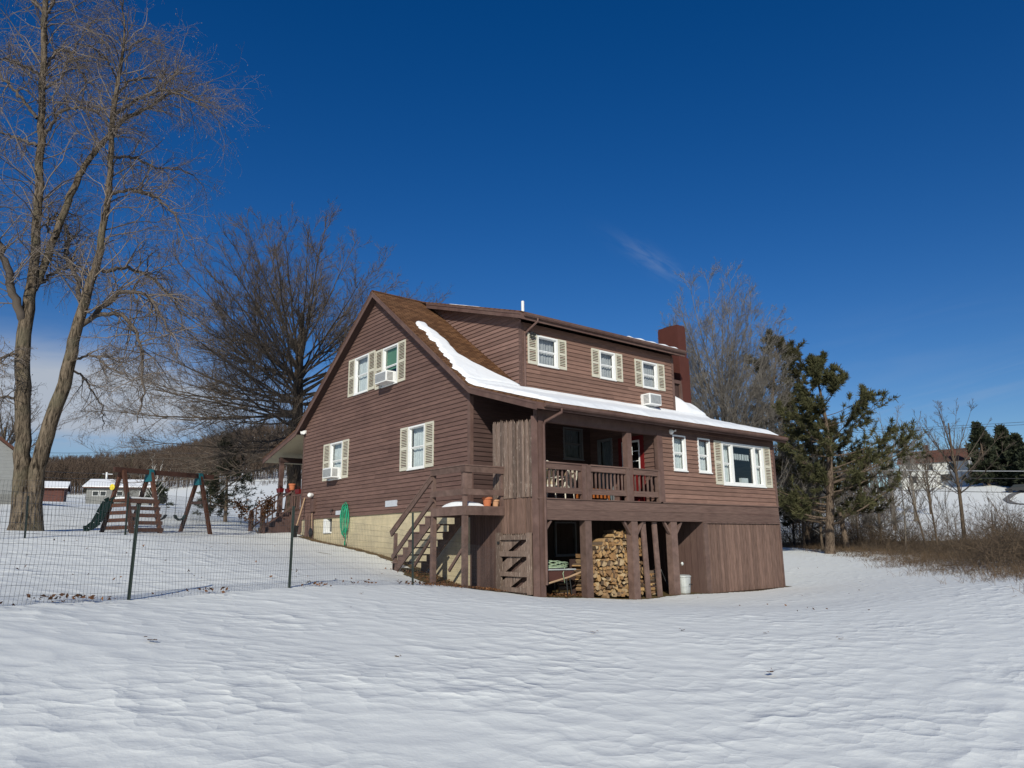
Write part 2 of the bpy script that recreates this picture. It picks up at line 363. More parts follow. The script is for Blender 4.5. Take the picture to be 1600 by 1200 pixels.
def snow_mat(name, ground=False):
    m, nt, b = newmat(name); tc = N(nt, 'ShaderNodeTexCoord')
    n1 = N(nt, 'ShaderNodeTexNoise', Scale=2.4 if ground else 4.0, Detail=7.0, Roughness=.55)
    mp = N(nt, 'ShaderNodeMapping'); mp.inputs['Rotation'].default_value = (0, 0, YAW); mp.inputs['Scale'].default_value = (1.0, 1.35, 1.0); L(nt, tc, 'Object', mp, 'Vector'); L(nt, mp, 'Vector', n1, 'Vector')
    n2 = N(nt, 'ShaderNodeTexNoise', Scale=40.0, Detail=4.0); L(nt, tc, 'Object', n2, 'Vector')
    ad = N(nt, 'ShaderNodeMath', operation='MULTIPLY_ADD'); L(nt, n2, 'Fac', ad, 0); ad.inputs[1].default_value = .13 if ground else .1; L(nt, n1, 'Fac', ad, 2)
    bp = N(nt, 'ShaderNodeBump', Strength=.3 if ground else .4, Distance=.05); L(nt, ad, 'Value', bp, 'Height')
    if ground:
        # bare earth and grass where the snow has melted (attribute 'bare')
        a = N(nt, 'ShaderNodeAttribute', attribute_name='bare')
        n3 = N(nt, 'ShaderNodeTexNoise', Scale=2.2, Detail=8.0, Roughness=.75); L(nt, tc, 'Object', n3, 'Vector')
        s = N(nt, 'ShaderNodeMath', operation='MULTIPLY_ADD'); L(nt, n3, 'Fac', s, 0); s.inputs[1].default_value = .8; L(nt, a, 'Fac', s, 2)
        r = ramp(nt, [(.80, 0.0), (.86, 1.0)]); L(nt, s, 'Value', r, 'Fac')
        n4 = N(nt, 'ShaderNodeTexNoise', Scale=26.0, Detail=6.0, Roughness=.8); L(nt, tc, 'Object', n4, 'Vector')
        rb = ramp(nt, [(.3, (.045, .04, .018)), (.52, (.12, .085, .035)), (.7, (.2, .13, .06))]); L(nt, n4, 'Fac', rb, 'Fac')
        mx = N(nt, 'ShaderNodeMix', data_type='RGBA'); L(nt, r, 'Color', mx, 'Factor'); mx.inputs['A'].default_value = rgb(.82, .83, .795); L(nt, rb, 'Color', mx, 'B')
        L(nt, mx, 'Result', b, 'Base Color')
    else:
        b.inputs['Base Color'].default_value = rgb(.86, .87, .88)
    if ground:
        # wind and melt cups: hollows meeting in small sharp crests
        wn = N(nt, 'ShaderNodeTexNoise', Scale=2.3, Detail=3.0); L(nt, mp, 'Vector', wn, 'Vector')
        wv = N(nt, 'ShaderNodeVectorMath', operation='MULTIPLY_ADD'); L(nt, wn, 'Color', wv, 0); wv.inputs[1].default_value = (.32, .32, 0); L(nt, mp, 'Vector', wv, 2)
        am = N(nt, 'ShaderNodeTexNoise', Scale=.55, Detail=3.0); L(nt, tc, 'Object', am, 'Vector')
        amr = N(nt, 'ShaderNodeMapRange'); amr.inputs['From Min'].default_value = .3; amr.inputs['From Max'].default_value = .7; amr.inputs['To Min'].default_value = .1; amr.inputs['To Max'].default_value = 1.5; L(nt, am, 'Fac', amr, 'Value')
        hs_ = []
        for sc_, w_ in ((2.6, 1.0), (5.6, .42)):
            vo = N(nt, 'ShaderNodeTexVoronoi', voronoi_dimensions='2D', feature='F1', Scale=sc_); L(nt, wv, 'Vector', vo, 'Vector')
            pw = N(nt, 'ShaderNodeMath', operation='POWER'); L(nt, vo, 'Distance', pw, 0); pw.inputs[1].default_value = 2.0
            ml_ = N(nt, 'ShaderNodeMath', operation='MULTIPLY'); L(nt, pw, 'Value', ml_, 0); ml_.inputs[1].default_value = w_; hs_.append(ml_)
        sm_ = N(nt, 'ShaderNodeMath', operation='ADD'); L(nt, hs_[0], 'Value', sm_, 0); L(nt, hs_[1], 'Value', sm_, 1)
        sm2 = N(nt, 'ShaderNodeMath', operation='MULTIPLY'); L(nt, sm_, 'Value', sm2, 0); L(nt, amr, 'Result', sm2, 1)
        b2 = N(nt, 'ShaderNodeBump', Strength=1.0, Distance=.025); L(nt, sm2, 'Value', b2, 'Height'); L(nt, bp, 'Normal', b2, 'Normal'); bp = b2
    L(nt, bp, 'Normal', b, 'Normal'); b.inputs['Roughness'].default_value = .6; b.inputs['Specular IOR Level'].default_value = .2
    return m
M['snow'] = snow_mat('field_snow', True)
M['roofsnow'] = snow_mat('roof_snow')

# ------------------------------------------------------------------ world, sun, camera
SUNV = np.array([-.95, -1.0, .72]); SUNV = SUNV/np.linalg.norm(SUNV)
ELEV = math.asin(SUNV[2]); AZ = math.atan2(SUNV[0], SUNV[1])
w = bpy.data.worlds.new("World"); scene.world = w; w.use_nodes = True
nt = w.node_tree; bg = nt.nodes['Background']
sky = N(nt, 'ShaderNodeTexSky', sky_type='NISHITA'); sky.sun_disc = False; sky.sun_elevation = ELEV; sky.sun_rotation = AZ
sky.altitude = 400; sky.air_density = 1.0; sky.dust_density = .3; sky.ozone_density = 3.0
tc = N(nt, 'ShaderNodeTexCoord')
def patch(u, v, ang, sa, sb, nscale, thr, strength):
    """a cloud patch in the sky dome: gaussian window round a direction, broken up by noise"""
    d = ray(u, v); d = d/np.linalg.norm(d)
    e1 = np.cross(d, (0, 0, 1)); e1 /= np.linalg.norm(e1); e2 = np.cross(e1, d)
    c, s = math.cos(ang), math.sin(ang); a1 = e1*c+e2*s; a2 = -e1*s+e2*c
    outs = []
    for ax, sg in ((a1, sa), (a2, sb)):
        dp = N(nt, 'ShaderNodeVectorMath', operation='DOT_PRODUCT'); L(nt, tc, 'Generated', dp, 0); dp.inputs[1].default_value = tuple(ax/sg)
        pw = N(nt, 'ShaderNodeMath', operation='MULTIPLY'); L(nt, dp, 'Value', pw, 0); L(nt, dp, 'Value', pw, 1); outs.append(pw)
    dd = N(nt, 'ShaderNodeVectorMath', operation='DOT_PRODUCT'); L(nt, tc, 'Generated', dd, 0); dd.inputs[1].default_value = tuple(d)
    pos = N(nt, 'ShaderNodeMath', operation='GREATER_THAN'); L(nt, dd, 'Value', pos, 0); pos.inputs[1].default_value = .2
    ad = N(nt, 'ShaderNodeMath', operation='ADD'); L(nt, outs[0], 0, ad, 0); L(nt, outs[1], 0, ad, 1)
    ng = N(nt, 'ShaderNodeMath', operation='MULTIPLY'); L(nt, ad, 0, ng, 0); ng.inputs[1].default_value = -1
    ex = N(nt, 'ShaderNodeMath', operation='EXPONENT'); L(nt, ng, 0, ex, 0)
    cb = N(nt, 'ShaderNodeCombineXYZ')
    for k, ax, sg in (('X', a1, sa), ('Y', a2, sb)):
        dp = N(nt, 'ShaderNodeVectorMath', operation='DOT_PRODUCT'); L(nt, tc, 'Generated', dp, 0); dp.inputs[1].default_value = tuple(ax/sg*nscale); L(nt, dp, 'Value', cb, k)
    no = N(nt, 'ShaderNodeTexNoise', Scale=1.0, Detail=6.0, Roughness=.55, Distortion=.6); L(nt, cb, 'Vector', no, 'Vector')
    mr = N(nt, 'ShaderNodeMapRange', interpolation_type='SMOOTHSTEP'); mr.inputs['From Min'].default_value = thr; mr.inputs['From Max'].default_value = thr+.35; L(nt, no, 'Fac', mr, 'Value')
    m1 = N(nt, 'ShaderNodeMath', operation='MULTIPLY'); L(nt, ex, 0, m1, 0); L(nt, mr, 'Result', m1, 1)
    m2 = N(nt, 'ShaderNodeMath', operation='MULTIPLY'); L(nt, m1, 0, m2, 0); L(nt, pos, 0, m2, 1)
    m3 = N(nt, 'ShaderNodeMath', operation='MULTIPLY'); L(nt, m2, 0, m3, 0); m3.inputs[1].default_value = strength
    return m3
hs = N(nt, 'ShaderNodeHueSaturation', Hue=SKYHUE, Saturation=SKYSAT, Value=SKYVAL); L(nt, sky, 'Color', hs, 'Color')
last = hs; lastout = 'Color'
for p in [(110, 624, 0.02, .2, .045, 1.5, .16, 1.7), (20, 585, .05, .16, .04, 1.4, .3, .55), (1022, 408, -.62, .05, .012, 1.2, .3, .15), (1480, 620, .2, .22, .02, 1.3, .4, .16),
          (1350, 560, .12, .3, .05, 1.3, .4, .07)]:
    m3 = patch(*p)
    mx = N(nt, 'ShaderNodeMix', data_type='RGBA'); mx.clamp_factor = True
    L(nt, m3, 0, mx, 'Factor'); L(nt, last, lastout, mx, 'A'); mx.inputs['B'].default_value = CLOUD; last = mx; lastout = 'Result'
L(nt, last, lastout, bg, 'Color'); bg.inputs['Strength'].default_value = SKYSTR
sun = bpy.data.lights.new('sun', 'SUN'); sun.energy = SUNSTR; sun.angle = math.radians(.53); sun.color = (1.0, .965, .85)
so = bpy.data.objects.new('sun', sun); COL.objects.link(so)
so.rotation_euler = Vector(tuple(-SUNV)).to_track_quat('-Z', 'Y').to_euler(); so.location = (-30, -30, 30)
cam = bpy.data.cameras.new('camera'); co = bpy.data.objects.new('camera', cam); COL.objects.link(co); scene.camera = co
cam.sensor_width = 36; cam.lens = FPX/1600*36; cam.clip_end = 6000; cam.clip_start = .05
co.matrix_world = Matrix(((R2[0], U2[0], -FW[0], CAM[0]), (R2[1], U2[1], -FW[1], CAM[1]), (R2[2], U2[2], -FW[2], CAM[2]), (0, 0, 0, 1)))
vs = scene.view_settings; vs.view_transform = 'Standard'; vs.look = 'None'; vs.exposure = 0; vs.gamma = 1
scene.cycles.max_bounces = 6; scene.cycles.transparent_max_bounces = 24; scene.cycles.caustics_reflective = False; scene.cycles.caustics_refractive = False
scene.cycles.sample_clamp_indirect = 4; scene.cycles.sample_clamp_direct = 3

# ------------------------------------------------------------------ terrain
CTRL = [(-12.8, -17.75, -.2), (-10.58, -7.39, .76), (-7.9, -5.93, .70), (-4.86, -4.79, .50), (-12.01, -8.59, .83), (-14.5, -9.5, .95),
        (-11, .16, 1.58), (-8.79, 1.84, 1.67), (-10, 10.1, 1.9), (-7.88, 9.8, 1.86), (-6.39, 9.5, 1.85), (-4.4, 10.5, 1.86), (-1.5, 12.2, 1.76),
        (0, 12.2, 1.80), (0, 10.3, 1.53), (0, 7, 1.22), (0, 4.54, .91), (0, 2.2, .52), (0, .37, .15), (0, -1.5, .07), (0.1, -3.03, 0.0), (2, -3.03, -.12), (3.8, -3.03, -.26), (5.6, -3.03, -.22), (7.04, -3.03, -.26), (11.58, -3.03, -.27),
        (-1.4, 2.0, .62), (-1.4, -.06, .3), (-1.4, -1.7, .24), (3, -8, -.1), (8, -7, -.05), (-4, -12, .02), (-2, -7.5, .16), (2, -15, .1), (5.9, -12.1, .30), (10.65, -9.1, .22), (17.4, -4.4, .17), (14, -3, -.1), (15, 3, .2), (11.58, 2, .0), (11.58, 12, 1.5), (5, 6, .6), (5, 14, 1.9),
        (0, -25, -.3), (-20, -25, 0.0), (-25, -10, 1.0), (-40, -40, .3), (20, -40, .3), (-60, 20, 3),
        (27, 3.3, .56), (33.8, 9.5, .78), (30, 0, .5), (30, -15, .6), (22, -11, .6), (57.7, 7.8, .7), (49.2, 14.8, .7), (60, -15, .7), (43, 35, .8), (66.2, 10.8, 1.4), (70, -10, 1.4), (60, 30, 1.6),
        (131, 24.6, 7.4), (166, 45.5, 12.5), (161, 57, 12.4), (170, 50.7, 12.9), (158.5, 37.4, 12.2), (180, 20, 12.5), (230, 60, 15), (400, 90, 17), (130, 60, 8.5), (110, 80, 7.5), (90, 45, 4),
        (2.5, 29.9, 2.9), (4.3, 23.9, 2.3), (-8, 42, 4.3), (-20, 60, 5.5), (20, 40, 2.5), (40, 60, 3.0), (6.6, 141, 9.6), (12.3, 120, 8.3), (-30, 120, 9), (40.7, 175, 13.2), (70, 197, 18.9), (95, 262, 28), (21.7, 240, 16.5), (47.5, 235, 18.5), (-40, 230, 16),
        (150, 250, 26), (68.5, 677, 56), (146.8, 664, 70), (232, 638, 100), (400, 600, 72), (0, 680, 50), (-150, 650, 55), (300, 350, 40), (500, 300, 40), (700, 100, 25), (-300, 300, 20), (900, 900, 70), (100, 1300, 60), (-600, 900, 50), (1300, 300, 30), (1200, -600, 10), (0, -300, -2), (-300, -100, 2), (300, -200, 3), (-1200, -300, 5), (0, -1200, 0)]
CTRL = np.array(CTRL, dtype=float)
OC = np.array([-9., -12.])
def warp(xy):
    d = xy-OC; r = np.hypot(d[..., 0], d[..., 1])+1e-9
    s = np.log1p(r/12.0)/r
    return d*s[..., None]
_W = warp(CTRL[:, :2]); _n = len(_W)
def _phi(r2): return .5*r2*np.log(r2+1e-12)
_A = np.zeros((_n+3, _n+3)); _d2 = ((_W[:, None]-_W[None])**2).sum(-1)
_A[:_n, :_n] = _phi(_d2)+np.eye(_n)*2e-4; _A[:_n, _n] = 1; _A[:_n, _n+1:] = _W; _A[_n, :_n] = 1; _A[_n+1:, :_n] = _W.T
# heights are compressed with distance so that the far hills do not ring through the yard
_S = 1+np.hypot(*(CTRL[:, :2]-OC).T)/60.0
_c = np.linalg.solve(_A, np.concatenate([CTRL[:, 2]/_S, np.zeros(3)]))
def H(x, y):
    """ground height"""
    xy = np.stack([np.asarray(x, float), np.asarray(y, float)], -1); sh = xy.shape[:-1]; xy = xy.reshape(-1, 2)
    out = np.empty(len(xy)); sc = 1+np.hypot(xy[:, 0]-OC[0], xy[:, 1]-OC[1])/60.0
    for i in range(0, len(xy), 20000):
        wv = warp(xy[i:i+20000]); d2 = ((wv[:, None]-_W[None])**2).sum(-1)
        out[i:i+20000] = _phi(d2) @ _c[:_n] + _c[_n] + wv @ _c[_n+1:]
    return (out*sc).reshape(sh)
def h1(x, y): return float(H(np.array([x]), np.array([y]))[0])

_perm = rng.permutation(4096); _grad = rng.uniform(0, 2*PI, 4096)
def perlin(x, y):
    xi = np.floor(x).astype(int); yi = np.floor(y).astype(int); xf = x-xi; yf = y-yi
    def g(ix, iy, dx, dy):
        a = _grad[_perm[(ix+_perm[iy & 4095]) & 4095]]; return np.cos(a)*dx+np.sin(a)*dy
    f = lambda t: t*t*t*(t*(t*6-15)+10)
    u, v = f(xf), f(yf)
    a = g(xi, yi, xf, yf); b = g(xi+1, yi, xf-1, yf); c = g(xi, yi+1, xf, yf-1); d = g(xi+1, yi+1, xf-1, yf-1)
    return (a*(1-u)+b*u)*(1-v)+(c*(1-u)+d*u)*v
def ripples(x, y):
    """wind and melt relief of the snow: low swells with small pointed crests"""
    # along-wind axis roughly across the view
    cx, sx = math.cos(.35), math.sin(.35)
    a = x*cx - y*sx; b = x*sx + y*cx
    q = .25*perlin(a*.5+9, b*.5)
    n = perlin(a*1.25+q, b*2.1+q+3.3); m = perlin(a*2.6+7.7+q, b*4.4); s = perlin(a*.33+2, b*.4+5)
    wx = a+.12*perlin(a*1.7+3, b*1.7); wy = b+.12*perlin(a*1.7, b*1.7+8)
    c1 = cups(wx/.42, wy/.3); c2 = cups(wx/.23+31, wy/.17+7)
    amp = np.clip(.75+1.1*perlin(a*.45+4, b*.45+1), .15, 1.5)
    return .022*amp*c1 + .004*n + .005*m + .035*s
def cups(x, y):
    """melt cups: hollows with sharp little crests between them"""
    xi = np.floor(x).astype(int); yi = np.floor(y).astype(int); best = np.full(x.shape, 9.)
    for dx in (-1, 0, 1):
        for dy in (-1, 0, 1):
            k = _perm[(xi+dx+_perm[(yi+dy) & 4095]) & 4095]
            px = xi+dx+(k % 64)/64.; py = yi+dy+(k//64)/64.
            best = np.minimum(best, (px-x)**2+(py-y)**2)
    return np.minimum(best, 1.1)
def gp(u, v, tmax=900.):
    """first ground point seen at pixel u,v"""
    r = ray(u, v); r = r/math.hypot(r[0], r[1])
    ts = np.geomspace(1.5, tmax, 900); P = CAM+ts[:, None]*r
    hz = H(P[:, 0], P[:, 1]); below = np.nonzero(P[:, 2] < hz)[0]
    i = below[0] if len(below) else len(ts)-1
    if 0 < i:
        a, b = P[i-1, 2]-hz[i-1], hz[i]-P[i, 2]; f = a/(a+b+1e-9); t = ts[i-1]+(ts[i]-ts[i-1])*f
    else: t = ts[i]
    p = CAM+t*r; p[2] = h1(p[0], p[1]); return p

# ---------------------------------------------------------------- ground sheet
EDGE = np.array([(40, 20), (34, 9.6), (27.5, 4.2), (22, -.8), (17.4, -4.6), (10.8, -9.2), (6.0, -12.2), (0, -18), (-5, -26)], float)
def edge_side(x, y):
    """signed distance beyond the lawn's edge towards the road (positive in the brush)"""
    best = np.full(x.shape, 1e9); sgn = np.zeros(x.shape)
    for a, b in zip(EDGE[:-1], EDGE[1:]):
        d = b-a; L2 = d@d; t = np.clip(((x-a[0])*d[0]+(y-a[1])*d[1])/L2, 0, 1)
        px, py = a[0]+t*d[0]-x, a[1]+t*d[1]-y; r = np.hypot(px, py)
        cr = d[0]*(y-a[1])-d[1]*(x-a[0])
        m = r < best; best = np.where(m, r, best); sgn = np.where(m, np.sign(cr), sgn)
    return best*sgn
def bare_at(x, y):
    b = np.zeros(x.shape)
    def gauss(cx, cy, sx, sy, ang, amp):
        c, s = math.cos(ang), math.sin(ang); dx, dy = x-cx, y-cy
        return amp*np.exp(-(((dx*c+dy*s)/sx)**2+((-dx*s+dy*c)/sy)**2))
    wob = .18*perlin(x*1.7, y*1.7)+.1*perlin(x*5, y*5)
    b = np.maximum(b, .75*np.clip(1.3-np.abs(x+.15+wob)/.42, 0, 1)*(y > 2.4)*(y < 11.6))
    b = np.maximum(b, np.clip((1.0-np.hypot((x+.62+wob)/1.0, (y-.2+wob)/2.7))*3, 0, 1))
    b = np.maximum(b, 1.0*(x > -.1)*(x < 11.9)*(y > -3.2+wob*.8)*(y < 12.4))
    for (u, v, sx, sy, am) in PATCHES:
        b = np.maximum(b, gauss(u, v, sx, sy, -YAW, am))
    e = edge_side(x, y)
    b = np.maximum(b, np.clip(.2+e*.06+wob*1.5, 0, .52)*(e > -1.0)*(np.hypot(x-CAM[0], y-CAM[1]) < 80)*(x+y < 75))
    return b
P1 = gp(505, 864); P2 = gp(492, 878); P3 = gp(1250, 941); P4 = gp(1300, 946); P5 = gp(440, 838)
PATCHES = [(P1[0], P1[1], .55, .22, .52), (P2[0], P2[1], .35, .13, .42), (P3[0], P3[1], .9, .2, .3), (P4[0], P4[1], .5, .15, .28), (P5[0], P5[1], .5, .2, .4)]

ang = np.concatenate([np.radians(np.arange(-46, 46, .19)), np.radians(np.arange(46, 314, 3.0))])
rad = [0.6]
while rad[-1] < 1500: rad.append(rad[-1]*(1.007 if 3 < rad[-1] < 34 else 1.0135)+.003)
rad = np.array(rad); nr, na = len(rad), len(ang)
A, R_ = np.meshgrid(ang, rad)
GX = CAM[0]+R_*np.sin(YAW+A); GY = CAM[1]+R_*np.cos(YAW+A)
GZ = H(GX, GY)
fade = np.clip(1.25-R_/45, 0, 1)
inside = ((GX > -.4) & (GX < 12) & (GY > -3.3) & (GY < 12.6))
GZ = GZ + ripples(GX, GY)*fade*np.where(inside, 0, 1)
# a low lip of drifted snow in front of the fence line
gv = np.stack([GX, GY, GZ], -1).reshape(-1, 3)
cen = np.array([[CAM[0], CAM[1], h1(CAM[0], CAM[1])]])
gv = np.concatenate([gv, cen]); ci = nr*na
i, j = np.meshgrid(np.arange(nr-1), np.arange(na), indexing='ij'); j2 = (j+1) % na
gq = np.stack([i*na+j, i*na+j2, (i+1)*na+j2, (i+1)*na+j], -1).reshape(-1, 4)[:, ::-1]
gt = np.stack([np.full(na, ci), (np.arange(na)+1) % na, np.arange(na)], -1)[:, ::-1]
ground = mesh_np('snow_ground', gv, gq, M['snow'], tris=gt, smooth=True); ground['kind'] = 'structure'
ba = ground.data.attributes.new('bare', 'FLOAT', 'POINT')
ba.data.foreach_set('value', np.concatenate([bare_at(GX, GY).ravel(), [0]]).astype(np.float32))

# ---------------------------------------------------------------- road and driveway
def strip(name, pts, width, mat, lift=.06, n=90):
    pts = np.array(pts, float); seg = np.hypot(*np.diff(pts, axis=0).T); cum = np.concatenate([[0], np.cumsum(seg)])
    s = np.linspace(0, cum[-1], n); px = np.interp(s, cum, pts[:, 0]); py = np.interp(s, cum, pts[:, 1])
    for _ in range(6): px[1:-1] = (px[:-2]+2*px[1:-1]+px[2:])/4; py[1:-1] = (py[:-2]+2*py[1:-1]+py[2:])/4
    tx, ty = np.gradient(px), np.gradient(py); l = np.hypot(tx, ty); nx, ny = -ty/l, tx/l
    k = 7; vs_ = []
    for q in np.linspace(-.5, .5, k):
        x, y = px+nx*width*q, py+ny*width*q; vs_.append(np.stack([x, y, H(x, y)+lift], -1))
    V = np.concatenate(vs_); qs = []
    for c in range(k-1):
        for r in range(n-1): qs.append((c*n+r, (c+1)*n+r, (c+1)*n+r+1, c*n+r+1))
    o = mesh_np(name, V, np.array(qs), mat); o['kind'] = 'structure'; return o
strip('road', [(14, 52), (30, 36), (43, 23), (49.2, 15.8), (57.7, 7.8), (72, -5), (95, -22), (130, -45)], 6.0, M['asphalt'], .08)
dw = [gp(1640, 762), gp(1600, 767), gp(1582, 773), gp(1572, 781), gp(1582, 787), gp(1610, 789), gp(1650, 789)]
strip('driveway', [tuple(p[:2]) for p in dw], 1.0, M['drive'], .1)

# ================================================================= THE HOUSE
house = empty('brown_house', (0, 0, 0), 'brown clapboard gabled house with long shed dormer, cream shutters and open porch over carport', 'house')
W_, LX, D = 12.29, 11.58, 3.03
ZF, ZD = 2.41, 2.55                       # bottom of siding, porch deck
RIDGE = (5.94, 10.81); KR = (-.34, 6.05); ER = (-3.42, 5.09); KL = (12.59, 6.28); EL = (16.3, 5.39)
EXPO = .142
def clap(mb, o, h, n, left, right, z0, z1, openings=(), lap=.02, joints=True):
    lap = .03
    """lapped clapboards on the plane o + a*h; left(z), right(z) give the ends of a course; n points outwards"""
    o, h, n = np.array(o, float), np.array(h, float), np.array(n, float)
    up = np.array((0, 0, 1.))
    def P(a, z, off): return o+h*a+up*z+n*off
    nc = int(math.ceil((z1-z0)/EXPO))
    for c in range(nc):
        zb, zt = z0+c*EXPO, min(z0+(c+1)*EXPO, z1)
        cuts = sorted({zb, zt}|{z for op in openings for z in op[2:4] if zb+.002 < z < zt-.002})
        # butt joints
        l0, r0 = min(left(zb), left(zt)), max(right(zb), right(zt)); js = []
        if joints:
            a = l0+random.uniform(.6, 4.2)
            while a < r0-.4: js.append(a); a += random.uniform(2.4, 4.6)
        for zc0, zc1 in zip(cuts[:-1], cuts[1:]):
            of = lambda z: .003+lap*(zt-z)/EXPO
            spans = [(left(zc0), left(zc1), right(zc0), right(zc1))]
            lo, hi = min(spans[0][:2]), max(spans[0][2:])
            if spans[0][2]-spans[0][0] < 1e-3 and spans[0][3]-spans[0][1] < 1e-3: continue
            xs = [(left(zc0), left(zc1))]
            holes = sorted([(op[0], op[1]) for op in openings if op[2] < zc1-.001 and op[3] > zc0+.001])
            edges = []
            cur = (left(zc0), left(zc1))
            for (ha, hb) in holes:
                edges.append((cur, (ha, ha))); cur = (hb, hb)
            edges.append((cur, (right(zc0), right(zc1))))
            for (ea, eb) in edges:
                bounds = [ea]+[(q, q) for q in js if max(ea)+.02 < q < min(eb)-.02]+[eb]
                for k, (b0, b1) in enumerate(zip(bounds[:-1], bounds[1:])):
                    rr = random.random()
                    mb.quad(P(b0[0], zc0, of(zc0)), P(b1[0], zc0, of(zc0)), P(b1[1], zc1, of(zc1)), P(b0[1], zc1, of(zc1)), rr)
                    if zc0 == zb:
                        mb.quad(P(b0[0], zb, 0), P(b1[0], zb, 0), P(b1[0], zb, of(zb)), P(b0[0], zb, of(zb)), rr)
                    elif True:
                        pass
def vboards(mb, o, h, n, a0, a1, z0, z1, wd, lap=.012, z0f=None, z1f=None):
    o, h, n = np.array(o, float), np.array(h, float), np.array(n, float); up = np.array((0, 0, 1.)); a = a0; i = 0
    while a < a1-.005:
        b = min(a+wd*random.uniform(.96, 1.04), a1); f = random.uniform(0, lap)
        zb = z0f((a+b)/2) if z0f else z0; zt = z1f((a+b)/2) if z1f else z1
        g_ = min(.01, wd*.06); p = [o+h*(a+g_)+n*(-.02), o+h*(b-g_)+n*(-.02), o+h*(b-g_)+n*f, o+h*(a+g_)+n*f]
        mb.hexa([q+up*zb for q in p], [q+up*zt for q in p]); a = b; i += 1
def empty_part(name, parent):
    o = bpy.data.objects.new(name, None); COL.objects.link(o); o.parent = parent; return o
G_H, G_N = (0, 1, 0), (-1, 0, 0)          # gable wall: a = y
F_H, F_N = (1, 0, 0), (0, -1, 0)          # front walls: a = x
def slope_y(z, A, B):                      # y on the line A-B (y,z) at height z
    return A[0]+(B[0]-A[0])*(z-A[1])/(B[1]-A[1])
DROP = .2                                  # underside of roof below the shingles
def g_right_edge(z):                       # towards -y (the porch side)
    z += DROP
    return 0.0 if z < 6.24 else slope_y(z, KR, RIDGE)
def g_left_edge(z):
    z += DROP
    return W_ if z < 6.49 else slope_y(z, KL, RIDGE)

WIN = []      # (origin, h, n, a0,a1,z0,z1, shutters[(a0,a1)], kind)
gwin = [(6.58, 7.69, 7.06, 8.53), (4.38, 5.47, 6.99, 8.45), (8.52, 9.6, 3.9, 5.37), (2.51, 3.55, 3.815, 5.275)]
gable_open = [(a+.05, b-.05, c+.05, d-.05) for a, b, c, d in gwin]
mb = MB(); clap(mb, (0, 0, 0), G_H, G_N, g_right_edge, g_left_edge, ZF, 10.6, gable_open); mb.build('gable_wall', M['gable'], house)
# front walls
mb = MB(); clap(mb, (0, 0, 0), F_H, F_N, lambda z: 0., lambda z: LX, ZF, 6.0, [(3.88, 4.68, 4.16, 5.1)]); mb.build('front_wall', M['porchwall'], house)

fopen = [(5.8, 6.37, 3.62, 4.67), (7.1, 7.67, 3.62, 4.67), (8.42, 10.84, 3.28, 4.63)]
mb = MB(); clap(mb, (0, -D, 0), F_H, F_N, lambda z: 5.13, lambda z: LX, ZD, 4.98, fopen); mb.build('room_wall', M['siding'], house)
mb = MB(); clap(mb, (5.13, -D, 0), (0, 1, 0), (-1, 0, 0), lambda z: max(0., slope_y(z+.24, ER, KR)+D), lambda z: D, ZD, 5.6, [(.72, 1.62, ZD, 4.6), (2.03, 2.62, ZD+.1, 4.75)]); mb.build('porch_end_wall', M['gable'], house)
# right end and back, plain
mb = MB()
prof = [(0, 0), (W_, 0), (W_, 6.2), (RIDGE[0], 10.55), (0, 5.9)]
mb.poly([(LX, y, z) for y, z in prof][::-1]); mb.quad((LX, -D, 0), (LX, 0, 0), (LX, 0, 5.9), (LX, -D, 4.97)); mb.quad((0, W_, 0), (LX, W_, 0), (LX, W_, 6.2), (0, W_, 6.2))
mb.build('rear_walls', M['gable'], house)
# foundation
mb = MB(); fy0, fy1, fz0, fz1 = 9.3, 9.98, 1.86, 2.37
for (a, b, c, d) in ((0.0, fy0, -.6, ZF), (fy1, W_-.02, .8, ZF), (fy0, fy1, .8, fz0), (fy0, fy1, fz1, ZF)):
    mb.quad((.02, b, c), (.02, a, c), (.02, a, d), (.02, b, d))
for (a, b) in ((fy0, fy0), (fy1, fy1)): mb.quad((.02, a, fz0), (.2, a, fz0), (.2, a, fz1), (.02, a, fz1))
mb.quad((.02, fy0, fz0), (.02, fy1, fz0), (.2, fy1, fz0), (.2, fy0, fz0))
fnd = mb.build('foundation', M['block'], house)
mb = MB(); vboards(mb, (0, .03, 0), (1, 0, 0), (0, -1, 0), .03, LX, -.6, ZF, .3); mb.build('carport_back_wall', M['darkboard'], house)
mb = MB(); mb.quad((.18, fy1, fz0), (.18, fy0, fz0), (.18, fy0, fz1), (.18, fy1, fz1)); mb.build('basement_pane', M['darkglass'], fnd)
mb = MB(); mb.box(-.02, .17, fy1-.22, fy1+.01, fz0, fz1); mb.box(-.03, .17, fy0, fy1, fz0-.05, fz0+.01); mb.build('basement_window_frame', M['white'], fnd)
# corner boards and skirt
mb = MB(); mb.box(-.035, .0, -.035, .1, ZF, 5.83); mb.box(0, .1, -.035, 0, ZF, 5.8); mb.build('corner_board', M['trim'], house)
mb = MB(); mb.box(-.035, .02, W_-.11, W_+.02, 1.9, 6.12); mb.build('corner_board', M['trim'], house)
mb = MB(); mb.box(5.0, 5.24, -D-.04, -D+.0, ZD, 4.72); mb.box(5.0, 5.13, -D, -D+.1, ZD, 4.72); mb.build('corner_board', M['trim'], house)
mb = MB(); mb.box(LX-.09, LX+.03, -D-.035, -D+.05, ZD, 4.8); mb.build('corner_board', M['trim'], house)

